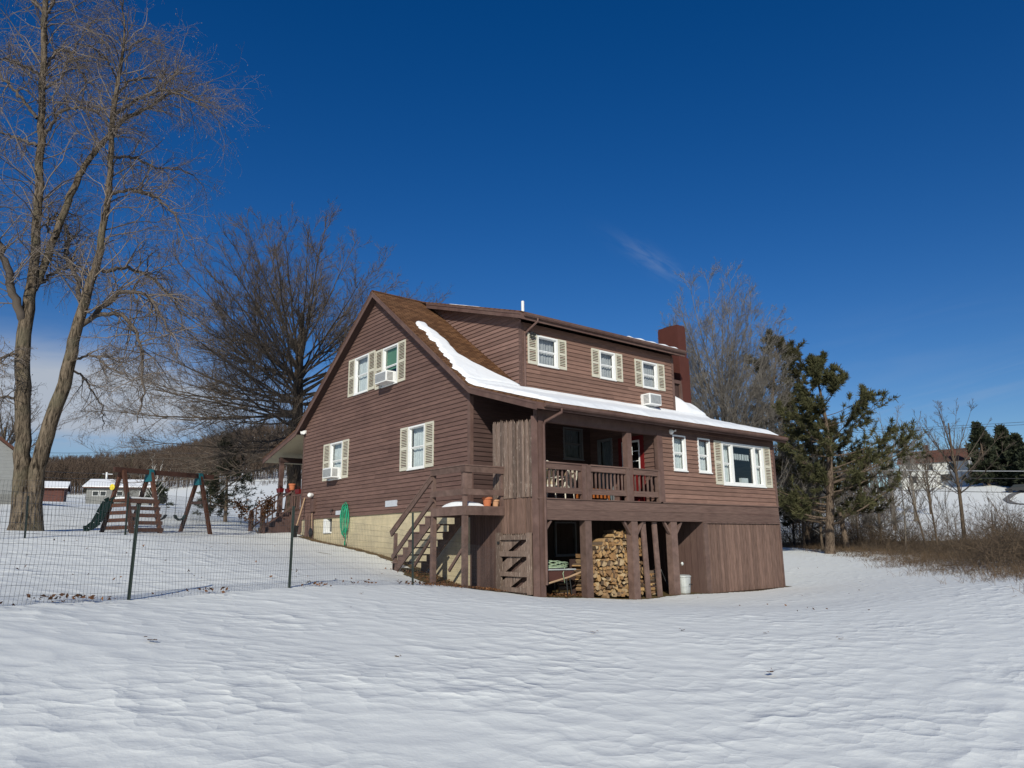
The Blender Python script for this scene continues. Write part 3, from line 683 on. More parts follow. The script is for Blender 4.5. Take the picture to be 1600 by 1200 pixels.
def window(o, h, n, a0, a1, z0, z1, kind='hung', shutters=(), frame='white', glass='glass', curtain='curtain', sill=True, wide=.055):
    o, h, n = np.array(o, float), np.array(h, float), np.array(n, float); up = np.array((0, 0, 1.))
    def bx(mb, a, b, c, d, f0, f1, rnd=.5):
        p = [o+h*a+up*c+n*f0, o+h*b+up*c+n*f0, o+h*b+up*c+n*f1, o+h*a+up*c+n*f1]
        q = [x+up*(d-c) for x in p]; mb.hexa(p, q, rnd)
    mb = MB(); w_ = wide
    bx(mb, a0, a0+w_, z0, z1, -.09, .045); bx(mb, a1-w_, a1, z0, z1, -.09, .045)
    bx(mb, a0+w_, a1-w_, z1-w_, z1, -.09, .043); bx(mb, a0+w_, a1-w_, z0, z0+w_, -.09, .043)
    if sill: bx(mb, a0-.02, a1+.02, z0-.03, z0+.005, -.01, .075)
    cols = [(a0+w_, a1-w_)]
    if kind == 'picture':
        w3 = a1-a0; s1, s2 = a0+.22*w3, a0+.76*w3
        bx(mb, s1, s1+.1, z0+w_, z1-w_, -.08, .04); bx(mb, s2, s2+.1, z0+w_, z1-w_, -.08, .04)
        cols = [(a0+w_, s1), (s1+.1, s2), (s2+.1, a1-w_)]
    win = mb.build('window', M[frame], house)
    sm = MB(); gl = MB(); cus = []
    for k, (c0, c1) in enumerate(cols):
        zm = z0+(z1-z0)*.5
        mid = not (kind == 'picture' and k == 1)
        for (zz0, zz1, dep) in (((z0+w_, zm, -.05), (zm, z1-w_, -.03)) if mid else ((z0+w_, z1-w_, -.03),)):
            s = .03
            bx(sm, c0, c0+s, zz0, zz1, dep-.03, dep); bx(sm, c1-s, c1, zz0, zz1, dep-.03, dep)
            bx(sm, c0+s, c1-s, zz0, zz0+s, dep-.03, dep); bx(sm, c0+s, c1-s, zz1-s, zz1, dep-.03, dep)
            f = dep-.015
            Q = [o+h*(c0+s)+up*(zz0+s)+n*f, o+h*(c1-s)+up*(zz0+s)+n*f, o+h*(c1-s)+up*(zz1-s)+n*f, o+h*(c0+s)+up*(zz1-s)+n*f]
            if np.dot(np.cross(h, up), n) < 0: Q = Q[::-1]
            gl.quad(*Q, rnd=.5)
        if curtain:
            # gathered curtain behind the sash
            gap = (c1-c0)*(.0 if curtain in ('curtain', 'blind') and kind != 'side' else .5)
            rngs = [(c0-.05, c1+.05)] if kind not in ('side', 'picture') else ([(c0+(c1-c0)*.52, c1+.05)] if k != 1 else [])
            for (x0, x1) in rngs:
                cu = MB(); cus.append(cu)
                nn = max(6, int((x1-x0)/.035)); pts = [(x0+(x1-x0)*i/nn, -.17+.018*math.sin(i*1.9)+.008*math.sin(i*.7)) for i in range(nn+1)]
                for (p, q) in zip(pts[:-1], pts[1:]):
                    cu.quad(o+h*p[0]+up*(z0-.05)+n*p[1], o+h*q[0]+up*(z0-.05)+n*q[1], o+h*q[0]+up*(z1+.05)+n*q[1], o+h*p[0]+up*(z1+.05)+n*p[1], .5)
    if kind == 'picture':
        va = MB(); x0, x1 = cols[1]; nn = 30
        for i in range(nn):
            xa_, xb_ = x0+.02+(x1-x0-.04)*i/nn, x0+.02+(x1-x0-.04)*(i+1)/nn; zb_ = z1-.5-.05*abs(math.sin(i*.9)); dd = -.16+.015*math.sin(i*1.7)
            va.quad(o+h*xa_+up*zb_+n*dd, o+h*xb_+up*(z1-.5-.05*abs(math.sin((i+1)*.9)))+n*dd, o+h*xb_+up*(z1-.33)+n*dd, o+h*xa_+up*(z1-.33)+n*dd, .5)
        va.build('lace_valance', M['curtain'], win)
        va = MB(); va.box(x0+.75, x0+1.15, -D+.2, -D+.3, z0+.12, z0+.3); va.build('sill_ornament', M['curtain'], win)
    sm.build('sash', M[frame], win); gl.build('pane', M[glass], win)
    for cu in cus: cu.build('curtain', M['greycurtain' if curtain == 'blind' else 'curtain'], win)
    for (s0, s1) in shutters:
        m = MB(); bx(m, s0, s0+.06, z0-.01, z1+.01, .02, .05); bx(m, s1-.06, s1, z0-.01, z1+.01, .02, .05)
        zs = [z0-.01, z0+.08, z0+(z1-z0)*.47, z0+(z1-z0)*.53, z1-.07, z1+.01]
        for q in (0, 2, 4): bx(m, s0+.06, s1-.06, zs[q], zs[q+1], .02, .048)
        for q in (1, 3):
            zz = zs[q]; nl = int((zs[q+1]-zs[q])/.052); st = (zs[q+1]-zs[q])/nl
            for i in range(nl):
                za = zz+i*st
                p = [o+h*(s0+.06)+up*za+n*.05, o+h*(s1-.06)+up*za+n*.05, o+h*(s1-.06)+up*(za+st*.62)+n*.022, o+h*(s0+.06)+up*(za+st*.62)+n*.022]
                m.quad(*p, rnd=.4)
        bk = MB(); bx(bk, s0+.06, s1-.06, zs[1], zs[4], .012, .016)
        bk.build('louver_backing', M['shutterback'], m.build('shutter', M['shutter'], house))
    return win
Z0 = (0, 0, 0)
window(Z0, G_H, G_N, *gwin[0], shutters=[(6.06, 6.56), (7.71, 8.21)])
window(Z0, G_H, G_N, *gwin[1], shutters=[(3.85, 4.36), (5.5, 6.0)], curtain=None)
window(Z0, G_H, G_N, *gwin[2], shutters=[(7.98, 8.5), (9.64, 10.22)], curtain='curtain')
window(Z0, G_H, G_N, *gwin[3], shutters=[(1.97, 2.49), (3.57, 4.07)])
dwin = [(2.75, 3.67, 7.17, 8.2), (5.72, 6.53, 7.12, 8.15), (8.02, 8.89, 7.07, 8.1)]
dsh = [[(2.32, 2.73), (3.69, 4.07)], [(5.3, 5.7), (6.55, 6.91)], [(7.6, 8.0), (8.91, 9.32)]]
for q, s in zip(dwin, dsh): window(Z0, F_H, F_N, *q, shutters=s, glass='screen')
FO = (0, -D, 0)
window(FO, F_H, F_N, 5.76, 6.41, 3.57, 4.71, kind='side', wide=.05)
window(FO, F_H, F_N, 7.05, 7.71, 3.57, 4.71, kind='side', wide=.05)
window(FO, F_H, F_N, 8.36, 10.87, 3.22, 4.68, kind='picture', shutters=[(7.93, 8.34), (10.89, 11.32)], wide=.08)
window(Z0, F_H, F_N, 3.83, 4.74, 4.1, 5.17, curtain='blind', frame='shadegrey', wide=.05)
window((0, .0, 0), F_H, F_N, 3.36, 4.3, .95, 2.03, curtain='blind', frame='shadegrey', wide=.05)
EO = (5.13, -D, 0)
# storm door and red door on the porch's end wall
window(EO, (0, 1, 0), (-1, 0, 0), 1.98, 2.66, ZD+.1, 4.78, curtain='blind', sill=False, frame='shadegrey', wide=.05)
rd = MB(); rd.box(5.09, 5.15, -D+.7, -D+1.64, ZD, ZD+1.0); rd.box(5.09, 5.15, -D+.62, -D+.78, ZD, 4.72); rd.box(5.09, 5.15, -D+1.54, -D+1.7, ZD, 4.72); rd.box(5.09, 5.15, -D+.78, -D+1.54, 4.58, 4.72)
door = rd.build('red_door', M['red'], house)
rd = MB()
for (a, b, c, d) in ((.78, .83, 3.55, 4.58), (1.49, 1.54, 3.55, 4.58), (.83, 1.49, 3.55, 3.61), (.83, 1.49, 4.52, 4.58), (.83, 1.49, 3.9, 3.925), (.83, 1.49, 4.22, 4.245), (1.15, 1.17, 3.6, 4.55)): rd.box(5.08, 5.13, -D+a, -D+b, c, d)
rd.build('glazing_frame', M['white'], door)
rd = MB(); rd.quad((5.11, -D+1.52, 3.56), (5.11, -D+.8, 3.56), (5.11, -D+.8, 4.56), (5.11, -D+1.52, 4.56)); rd.build('pane', M['glass'], door)

# ---- roof
X0, X1 = -.3, LX+.3
PROF = [EL, KL, RIDGE, KR, ER]
def off(prof, d): return [(y, z-d) for y, z in prof]
mb = MB()
for (a, b) in zip(PROF[:-1], PROF[1:]):
    mb.hexa([(X0-.03, a[0], a[1]-.035), (X1+.03, a[0], a[1]-.035), (X1+.03, b[0], b[1]-.035), (X0-.03, b[0], b[1]-.035)],
            [(X0-.03, a[0], a[1]), (X1+.03, a[0], a[1]), (X1+.03, b[0], b[1]), (X0-.03, b[0], b[1])])
roof = mb.build('roof', M['shingle'], house)
mb = MB()
ridge = [(X0-.03, RIDGE[0]-.13, RIDGE[1]-.08), (X0-.03, RIDGE[0], RIDGE[1]+.02), (X0-.03, RIDGE[0]+.13, RIDGE[1]-.08)]
for (a, b) in zip(ridge[:-1], ridge[1:]): mb.quad(a, (X1, a[1], a[2]), (X1, b[1], b[2]), b)
mb.build('ridge_cap', M['shingle'], roof)
for xe, sg in ((X0, -1), (X1, 1)):
    mb = MB()
    for (a, b) in zip(PROF[:-1], PROF[1:]):
        for (t0, t1, d0, d1) in ((.035, .1, .0, .022), (.1, .26, -.02, .008)):
            mb.hexa([(xe+sg*d0, a[0], a[1]-t1), (xe+sg*d1, a[0], a[1]-t1), (xe+sg*d1, b[0], b[1]-t1), (xe+sg*d0, b[0], b[1]-t1)],
                    [(xe+sg*d0, a[0], a[1]-t0), (xe+sg*d1, a[0], a[1]-t0), (xe+sg*d1, b[0], b[1]-t0), (xe+sg*d0, b[0], b[1]-t0)])
    mb.build('rake_board', M['trim'], roof)
mb = MB()
for (a, b) in zip(PROF[1:-1], PROF[2:]):
    mb.quad((X0, a[0], a[1]-DROP), (X1, a[0], a[1]-DROP), (X1, b[0], b[1]-DROP), (X0, b[0], b[1]-DROP))
mb.build('soffit', M['soffit'], roof)
mb = MB(); mb.quad((X0, EL[0], EL[1]-DROP), (X1, EL[0], EL[1]-DROP), (X1, KL[0], KL[1]-DROP), (X0, KL[0], KL[1]-DROP)); mb.build('porch_ceiling', M['cream'], roof)
# eave fascia, beam and gutter on the front
mb = MB(); mb.box(X0, X1, ER[0]-.005, ER[0]+.03, ER[1]-.22, ER[1]-.036); mb.build('fascia', M['trim'], roof)
def gutter(x0, x1, y, z, parent):
    mb = MB(); s = [(0, 0), (0, -.09), (-.03, -.11), (-.08, -.11), (-.115, -.07), (-.12, 0), (-.105, 0), (-.1, -.065), (-.075, -.095), (-.015, -.09), (-.012, 0)]
    for (a, b) in zip(s[:-1], s[1:]): mb.quad((x0, y+a[0], z+a[1]), (x1, y+a[0], z+a[1]), (x1, y+b[0], z+b[1]), (x0, y+b[0], z+b[1]), .5)
    for x in (x0, x1): mb.poly([(x, y+a, z+b) for a, b in s[:6]], .5)
    return mb.build('gutter', M['trim'], parent)
gutter(X0+.25, X1-.02, ER[0]-.005, ER[1]-.05, roof)
mb = MB(); mb.box(.02, LX, -D-.03, -D+.12, 4.62, 4.93); mb.build('eave_beam', M['trim'], roof)
mb = MB(); mb.tube([(.55, ER[0]-.07, 4.98), (.55, ER[0]-.07, 4.84), (.24, -D-.12, 4.6), (.2, -D-.1, 4.5), (.2, -D-.1, .3)], .04, 8); mb.build('downspout', M['trim'], roof)
# vent pipe
mb = MB(); vx, vy = 3.0, 1.0; mb.lathe((vx, vy, 9.0), [(.055, 0), (.055, .72), (.045, .72), (.045, .6)], 12); mb.build('vent_pipe', M['white'], house)
# chimney
mb = MB(); cx0, cx1, cy0, cy1 = 11.1, 11.62, .58, 1.62
mb.box(cx0, cx1, cy0, cy1, 6.4, 10.18); mb.box(cx0-.02, cx1+.1, cy0-.015, cy1, 6.3, 8.86); mb.box(cx0+.01, cx1-.01, cy0+.02, cy1-.02, 10.18, 10.25)
ch = mb.build('chimney', M['brick'], house)
mb = MB(); mb.box(cx0+.1, cx1-.1, cy0+.35, cy0+.8, 10.25, 10.3); mb.build('flue_cap', M['darkmetal'], ch)
mb = MB(); mb.box(10.1, 11.08, .52, .6, 7.66, 7.8); mb.box(10.98, 11.08, .5, .6, 6.6, 7.66); mb.build('chimney_side_frame', M['trim'], house)
mb = MB(); mb.box(9.95, 11.0, .62, .7, 6.4, 7.7); mb.build('chimney_gap_shade_panel', M['soffit'], house)  # dark panel stands in for the shadowed gap between dormer and chimney

# ---- dormer
DX0, DX1 = 2.08, 9.88
dsl = .322
def dz(y): return 8.76+dsl*(y+.39)                   # top of the dormer roof
mb = MB(); dor = None
clap(mb, Z0, F_H, F_N, lambda z: DX0, lambda z: DX1, 6.0, 8.55, [(a+.05, b-.05, c+.05, d-.05) for a, b, c, d in dwin])
dor = mb.build('dormer', M['siding'], house)
mb = MB()
def dl(z): return 0. if z < dz(0)-.2 else (z+.2-8.76)/dsl-.39
def drr(z): return max(dl(z), slope_y(z+.0, KR, RIDGE))
clap(mb, (DX0, 0, 0), G_H, G_N, dl, drr, 6.2, 10.5, joints=False)
mb.build('dormer_cheek', M['dormer_side'], dor)
mb = MB(); clap(mb, (DX1, 0, 0), G_H, (1, 0, 0), dl, drr, 6.2, 10.5, joints=False); mb.build('dormer_cheek', M['dormer_side'], dor)
mb = MB(); ya, yb = -.39, 5.75; xa, xb = DX0-.32, DX1+.32
mb.hexa([(xa-.02, ya-.02, dz(ya)-.035), (xb+.02, ya-.02, dz(ya)-.035), (xb+.02, yb, dz(yb)-.035), (xa-.02, yb, dz(yb)-.035)], [(xa-.02, ya-.02, dz(ya)), (xb+.02, ya-.02, dz(ya)), (xb+.02, yb, dz(yb)), (xa-.02, yb, dz(yb))])
mb.build('dormer_roof', M['shingle'], dor)
mb = MB()
for x, sg in ((xa, -1), (xb, 1)):
    for (t0, t1, d0) in ((.035, .11, .018), (.11, .25, .0)):
        mb.hexa([(x, ya, dz(ya)-t1), (x+sg*d0+sg*.02, ya, dz(ya)-t1), (x+sg*d0+sg*.02, yb-.4, dz(yb-.4)-t1), (x, yb-.4, dz(yb-.4)-t1)], [(x, ya, dz(ya)-t0), (x+sg*d0+sg*.02, ya, dz(ya)-t0), (x+sg*d0+sg*.02, yb-.4, dz(yb-.4)-t0), (x, yb-.4, dz(yb-.4)-t0)])
mb.box(xa, xb, ya, ya+.03, dz(ya)-.25, dz(ya)-.036)
mb.build('dormer_fascia', M['trim'], dor)
mb = MB(); mb.quad((xa, ya, dz(ya)-.23), (xb, ya, dz(ya)-.23), (xb, yb-.5, dz(yb-.5)-.23), (xa, yb-.5, dz(yb-.5)-.23)); mb.build('dormer_soffit', M['soffit'], dor)
gutter(xa+.1, xb, ya, dz(ya)-.04, dor)
mb = MB(); mb.box(DX0-.03, DX0, -.03, .11, 6.1, 8.5); mb.box(DX0, DX0+.09, -.03, 0, 6.1, 8.5); mb.build('corner_board', M['trim'], dor)
mb = MB(); mb.box(DX1-.1, DX1+.03, -.03, .02, 6.1, 8.5); mb.build('corner_board', M['trim'], dor)
mb = MB(); mb.tube([(2.42, -.45, 8.62), (2.42, -.45, 8.52), (2.3, -.12, 8.28), (2.17, -.06, 8.12), (2.17, -.06, 6.2)], .036, 8); mb.build('downspout', M['trim'], dor)
mb = MB(); mb.lathe((2.38, -.1, 8.18), [(.03, 0), (.06, .05), (.06, .12), (.02, .13)], 10, axis=(0, -1, -.3)); mb.lathe((2.5, -.1, 8.17), [(.03, 0), (.05, .05), (.05, .1)], 10, axis=(.5, -1, -.3)); mb.build('floodlight', M['black'], dor)

# ---- porch, carport and enclosure
mb = MB(); mb.box(.02, 5.13, -D+.02, 0.0, ZD-.06, ZD-.02); mb.build('porch_floor', M['deck'], house)
mb = MB(); mb.box(-.02, 5.1, -D-.06, -D+.1, ZD-.03, ZD); mb.build('deck_edge', M['deckx'], house)
mb = MB(); mb.box(.24, LX, -D-.03, -D+.02, 2.245, 2.515); mb.build('rim_board', M['deckx'], house)
mb = MB(); mb.box(.24, LX-.01, -D-.045, -D+.02, 1.97, 2.24); mb.build('carport_beam', M['deckx'], house)
mb = MB(); mb.box(5.0, LX+.03, -D-.06, -D, 2.52, 2.555); mb.build('drip_board', M['deckx'], house)
mb = MB(); mb.box(.05, .22, -D-.05, -D+.12, -.2, 4.9); mb.box(-.1, .03, -D-.03, -D+.08, -.2, 4.75); mb.build('porch_post', M['trim'], house)
mb = MB(); mb.box(3.64, 3.84, -D+.0, -D+.2, ZD, 4.62); mb.build('porch_post', M['trim'], house)
for (a, b, c) in ((1.74, 2.02, 1.97), (3.65, 3.95, 1.97), (5.46, 5.78, 1.97)):
    mb = MB(); mb.box(a, b-.03, -D-.02, -D+.2, h1(a, -D)-.2, c); p = mb.build('carport_post', M['deck'], house)
    if a > 3:
        br = MB(); m_ = (a+b)/2
        for s in (-1, 1): br.beam((m_+s*.08, -D+.06, 1.52), (m_+s*.42, -D+.06, 1.96), .07, .09, (0, 1, 0))
        br.build('knee_brace', M['deck'], p)
br = MB(); br.beam((.24, -D+.05, 1.62), (.5, -D+.05, 1.96), .06, .09, (0, 1, 0)); br.build('knee_brace', M['deck'], house)
def railing(x0, x1, y, n, parent, posts=()):
    mb = MB(); mb.box(x0, x1, y-.02, y+.03, 3.34, 3.5); mb.box(x0, x1, y-.05, y+.08, 3.5, 3.535); mb.box(x0, x1, y-.02, y+.03, 2.69, 2.85)
    r = mb.build('porch_railing', M['deckx'], parent)
    for i in range(n):
        x = x0+(x1-x0)*(i+.7)/(n+.4); m = MB(); m.box(x-.02, x+.02, y+.03, y+.07, 2.78, 3.45); m.build('baluster', M['deck'], r)
    for (a, b) in posts:
        m = MB(); m.box(a, b, y-.045, y+.07, ZD, 3.5); m.build('railing_post', M['deck'], r)
railing(.22, 1.9, -D+.0, 10, house, [(1.66, 1.82), (1.84, 2.02)]); railing(2.02, 3.66, -D+.0, 10, house, [(3.5, 3.63)]); railing(3.84, 5.05, -D+.0, 6, house, [(4.94, 5.04)])
# enclosure under the room
mb = MB(); vboards(mb, (0, -D, 0), F_H, F_N, 7.27, LX-.05, -.4, 1.93, .165, z0f=lambda a: -.27+.0*a); mb.build('enclosure_front', M['vboard'], house)
mb = MB(); mb.box(7.05, 7.27, -D-.05, -D+.01, -.28, 1.96); mb.box(LX-.06, LX+.02, -D-.04, -D+.03, -.3, 2.0); mb.box(7.06, LX, -D-.06, -D+.0, 1.925, 1.965); mb.build('enclosure_trim', M['deck'], house)
mb = MB(); vboards(mb, (7.06, -D, 0), (0, 1, 0), (-1, 0, 0), 0, D, -.3, 2.0, .26); mb.build('enclosure_side', M['vdark'], house)
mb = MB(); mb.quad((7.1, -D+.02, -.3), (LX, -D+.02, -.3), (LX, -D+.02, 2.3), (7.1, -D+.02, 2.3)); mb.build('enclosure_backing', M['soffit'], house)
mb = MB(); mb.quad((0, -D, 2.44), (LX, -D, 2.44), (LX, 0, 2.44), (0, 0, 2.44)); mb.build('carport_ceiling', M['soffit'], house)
# ---- board wall, picket screen and gate on the gable side
mb = MB(); vboards(mb, (0, 0, 0), (0, 1, 0), (-1, 0, 0), -1.5, .0, -.1, 2.4, .11, z0f=lambda a: h1(0, a)-.05)
vboards(mb, (.06, 0, 0), (0, 1, 0), (-1, 0, 0), -2.9, -1.5, -.1, 2.4, .2); mb.build('side_board_wall', M['vdark'], house)  # second run of boards, behind the gate, added to keep its gaps dark
mb = MB(); vboards(mb, (-.02, 0, 0), (0, 1, 0), (-1, 0, 0), -2.92, -1.5, 1.62, 2.6, .115, lap=.03); mb.build('lower_screen', M['vboard'], house)
mb = MB(); a = -2.95
while a < -1.24:
    b = a+.088; zt = 4.66+.105*(a+2.95)+random.uniform(-.03, .03); f = -.05-random.uniform(0, .03); m_ = (a+b)/2
    zb = 2.58
    pts = [(a, zb), (b-.008, zb), (b-.008, zt-.09), (m_, zt), (a, zt-.09)]
    fr = [(f, y, z) for y, z in pts]; bk = [(f+.022, y, z) for y, z in pts]
    n5 = len(pts); mb.add(fr+bk, [tuple(range(n5))[::-1], tuple(range(n5, 2*n5))]+[(i, (i+1) % n5, (i+1) % n5+n5, i+n5) for i in range(n5)]); a = b
mb.build('picket_screen', M['picket'], house)
mb = MB(); mb.box(-.03, 0, -2.95, -1.26, 2.9, 2.99); mb.box(-.03, 0, -2.95, -1.26, 4.2, 4.29); mb.build('screen_rail', M['deck'], house)
gt_ = MB(); GXp = -.12
def gz(y): return .06-.05*(y+1.5)/1.5
for (a, b, c, d) in ((-1.62, -1.42, .06, 1.66), (-2.88, -2.74, .06, 1.64)): gt_.box(GXp-.03, GXp+.05, a, b, c, d)
for (c, d) in ((1.46, 1.58), (1.02, 1.16), (.5, .62), (.1, .22)): gt_.box(GXp-.035, GXp+.0, -2.75, -1.6, c, d)
gate = gt_.build('gate', M['picket'], house)
mb = MB()
# backing boards; slanting gaps cut to stand in for diagonal shadow bands
a = -2.75
while a < -1.62:
    b = min(a+.1, -1.62); m_ = (a+b)/2
    segs = [(.05, 1.6)]
    for (zr, hh) in ((.3, .17), (.82, .17), (1.3, .17)):
        zc = zr-.55*(m_+2.3); ns = []
        for (s, e) in segs:
            if zc+hh/2 < s or zc-hh/2 > e: ns.append((s, e)); continue
            if zc-hh/2 > s: ns.append((s, zc-hh/2))
            if zc+hh/2 < e: ns.append((zc+hh/2, e))
        segs = ns
    r_ = random.random()
    for (s, e) in segs: mb.hexa([(GXp+.03, a, s+.027), (GXp+.03, b-.004, s-.027), (GXp+.05, b-.004, s-.027), (GXp+.05, a, s+.027)], [(GXp+.03, a, e+.027), (GXp+.03, b-.004, e-.027), (GXp+.05, b-.004, e-.027), (GXp+.05, a, e+.027)], r_)
    a = b
mb.build('gate_boards', M['picket'], gate)
mb = MB(); mb.box(GXp-.06, GXp-.03, -1.6, -1.52, 1.35, 1.42); mb.build('latch', M['darkmetal'], gate)

# ---- side landing and stairs
LXm, LY0, LY1, LZ = -1.4, -1.69, -.06, 2.37
mb = MB(); mb.box(LXm, -.03, LY0, LY1, LZ-.035, LZ); mb.box(LXm-.02, LXm+.03, LY0-.02, LY1, LZ-.245, LZ-.03); mb.box(LXm+.03, -.06, LY0-.02, LY0+.03, LZ-.245, LZ-.03); mb.box(LXm+.03, -.05, LY1-.05, LY1, LZ-.245, LZ-.04)
land = mb.build('side_landing', M['deck'], house)
for (y, zt) in ((LY0+.01, 3.42), (LY1-.09, 3.32)):
    m = MB(); m.box(LXm, LXm+.1, y, y+.1, LZ, zt); m.build('railing_post', M['deck'], land)
    m = MB(); m.box(LXm+.0, LXm+.13, y, y+.13, h1(LXm, y)-.3, LZ-.245); m.build('landing_post', M['deck'], land)
m = MB(); m.box(-.14, -.05, LY0+.01, LY0+.1, LZ, 3.42); m.build('railing_post', M['deck'], land)
m = MB(); m.box(LXm+.1, LXm+.26, LY0+.02, LY0+.06, 2.83, 3.28); m.box(LXm+.03, LXm+.07, LY0+.1, LY0+.2, 2.83, 3.28); m.build('railing_cleat', M['deck'], land)
m = MB()
for (c, d) in ((3.27, 3.44), (2.66, 2.82)):
    m.box(LXm-.03, LXm+.0, LY0-.03, LY1+.02, c, d); m.box(LXm, -.05, LY0-.03, LY0+.0, c, d)
m.box(LXm-.05, LXm+.1, LY0-.05, LY1+.03, 3.44, 3.47); m.box(LXm+.1, -.05, LY0-.05, LY0+.1, 3.44, 3.47)
m.build('landing_railing', M['deck'], land)
m = MB(); m.beam((LXm+.2, LY1-.1, 1.9), (LXm+.25, 1.2, .75), .05, .09); m.beam((-.5, -.3, 1.2), (-.5, .35, .6), .05, .09); m.build('brace', M['deck'], land)
NST = 7; ST_R, ST_RUN = .217, .3
sx0, sx1 = LXm, -.38
st = empty_part('side_stairs', house)
for x in (sx0, sx1):
    stairs = MB()
    ys, zs = LY1, LZ-.02; ye, ze = LY1+.12+ST_RUN*NST, LZ-ST_R*(NST+.9)
    pts = [(ys, zs), (ys+.02, zs)]
    for k in range(1, NST+1):
        pts += [(LY1+ST_RUN*(k-1)+.02, LZ-ST_R*k-.03), (LY1+ST_RUN*k+.02, LZ-ST_R*k-.03)]
    pts += [(LY1+ST_RUN*NST+.02, ze), (LY1+ST_RUN*NST-.22, ze), (ys, zs-.4)]
    # saw-tooth stringer as per-step quads
    for k in range(0, NST+1):
        y0, y1 = LY1+ST_RUN*(k-1)+.02 if k else LY1, LY1+ST_RUN*k+.02
        if k == 0: continue
        zt = LZ-ST_R*k-.035
        zl0 = LZ-.36-ST_R*(y0-LY1)/ST_RUN-.1; zl1 = LZ-.36-ST_R*(y1-LY1)/ST_RUN-.1
        stairs.hexa([(x, y0, zl0), (x+.045, y0, zl0), (x+.045, y1, zl1), (x, y1, zl1)], [(x, y0, zt), (x+.045, y0, zt), (x+.045, y1, zt), (x, y1, zt)], .4)
    stairs.build('stringer', M['deck'], st)
for k in range(1, NST+1):
    m = MB(); z = LZ-ST_R*k; m.box(sx0-.03, sx1+.06, LY1+ST_RUN*(k-1)-.0, LY1+ST_RUN*k+.03, z-.035, z); m.build('tread', M['deck'], st)
m = MB(); m.box(sx0-.0, sx0+.09, 1.93, 2.02, h1(sx0, 2)-.2, 1.7); m.build('newel_post', M['deck'], st)
m = MB()
m.beam((sx0-.03, LY1-.05, 3.2), (sx0-.03, 2.12, 1.66), .045, .15); m.beam((sx0-.03, LY1-.12, 2.6), (sx0-.03, 2.02, .98), .045, .14); m.beam((sx0+.0, LY1-.05, 3.29), (sx0+.0, 2.15, 1.745), .13, .035)
m.build('stair_handrail', M['deck'], st)

# ---- back porch on the far side
mb = MB(); mb.box(.0, LX, W_, 15.1, 2.66, 2.8); mb.box(0.02, LX, W_, 15.05, 1.4, 2.66); bpf = mb.build('back_porch_floor', M['trim'], house)
for x in (.02, 5.2, 10.8):
    m = MB(); m.box(x, x+.17, 14.9, 15.07, 2.8, 5.22); m.build('back_porch_post', M['trim'], house)
mb = MB(); mb.box(-.0, LX, 14.86, 15.1, 5.1, 5.32); mb.build('back_porch_beam', M['soffit'], house)
mb = MB(); mb.box(.1, LX, 14.95, 15.0, 3.62, 3.7); mb.box(.1, LX, 14.95, 15.0, 2.92, 2.99)
for i in range(60): mb.box(.2+i*.19, .24+i*.19, 14.96, 14.99, 2.99, 3.62)
mb.build('back_railing', M['trim'], house)
mb = MB(); mb.box(.0, .05, W_+.03, 13.35, 3.45, 3.52); mb.box(0., .05, W_+.03, 13.35, 2.9, 2.95)
for y in (12.55, 12.8, 13.05, 13.25): mb.box(.0, .04, y, y+.04, 2.95, 3.45)
mb.build('back_railing', M['trim'], house)
bs = MB()
for k in range(4):
    z = 2.8-.22*(k+1); bs.box(-.3*(k+1), -.3*k, 13.5, 14.75, z-.9, z)
bst = bs.build('back_steps', M['vdark'], house)
for y in (13.42, 14.8):
    m = MB(); m.box(.0, .13, y-.06, y+.07, 2.1, 3.72); m.build('newel_post', M['trim'], bst)
    m = MB(); m.box(-1.3, -1.12, y-.06, y+.07, 1.4, 2.86); m.build('newel_post', M['trim'], bst)
    m = MB(); m.beam((.06, y, 3.7), (-1.28, y, 2.84), .12, .05); m.beam((.0, y, 2.98), (-1.2, y, 2.12), .05, .07)
    for i in range(1, 6):
        x = -1.2*i/6; m.box(x-.02, x+.02, y-.02, y+.02, 2.98+.72*x, 3.66+.64*x)
    m.build('stair_handrail', M['trim'], bst)

# ---- small fittings on the walls
mb = MB(); c = (-.06, 12.15, 6.14); mb.box(-.09, .0, 12.1, 12.22, 6.08, 6.22)
for d in ((-.8, .5, -.2), (-.6, -.7, -.2)): mb.lathe((-.07, 12.16, 6.14), [(.03, 0), (.05, .06), (.08, .16), (.07, .165)], 10, axis=d)
mb.build('floodlight', M['white'], house)
mb = MB(); mb.lathe((5.7, -D-.02, 4.79), [(.09, 0), (.09, .04), (.05, .09), (.0, .1)], 14, axis=(0, -1, 0)); mb.lathe((5.83, -D-.02, 4.82), [(.02, 0), (.03, .1)], 8, axis=(.3, -1, .2)); mb.build('security_light', M['white'], house)
mb = MB(); mb.box(-.13, -.02, 10.78, 11.12, 2.7, 3.22); mt = mb.build('meter_box', M['trim'], house)
mb = MB(); mb.lathe((-.08, 11.05, 3.38), [(.08, 0), (.09, .08), (.09, .17), (.065, .2)], 16, axis=(-1, -.4, 0)); mb.build('electric_meter', M['white'], mt)
mb = MB(); mb.tube([(-.06, 10.95, 2.7), (-.06, 10.95, 2.45), (-.05, 10.9, 1.6)], .025, 6); mb.tube([(-.05, 11.5, 2.55), (-.05, 11.5, 1.7)], .09, 8); mb.tube([(-.05, 11.25, 2.55), (-.05, 11.25, 1.7)], .05, 8); mb.build('conduit', M['trim'], house)
mb = MB(); mb.tube([(0, 9.17, 2.68), (-.1, 9.17, 2.68), (-.13, 9.17, 2.6)], .02, 6); mb.lathe((-.08, 9.17, 2.72), [(.05, 0), (.05, .015)], 8); mb.build('spigot', M['darkmetal'], house)
mb = MB(); mb.box(-.035, 0, 8.42, 8.9, 2.5, 2.66); mb.build('wall_vent', M['plaque'], house)
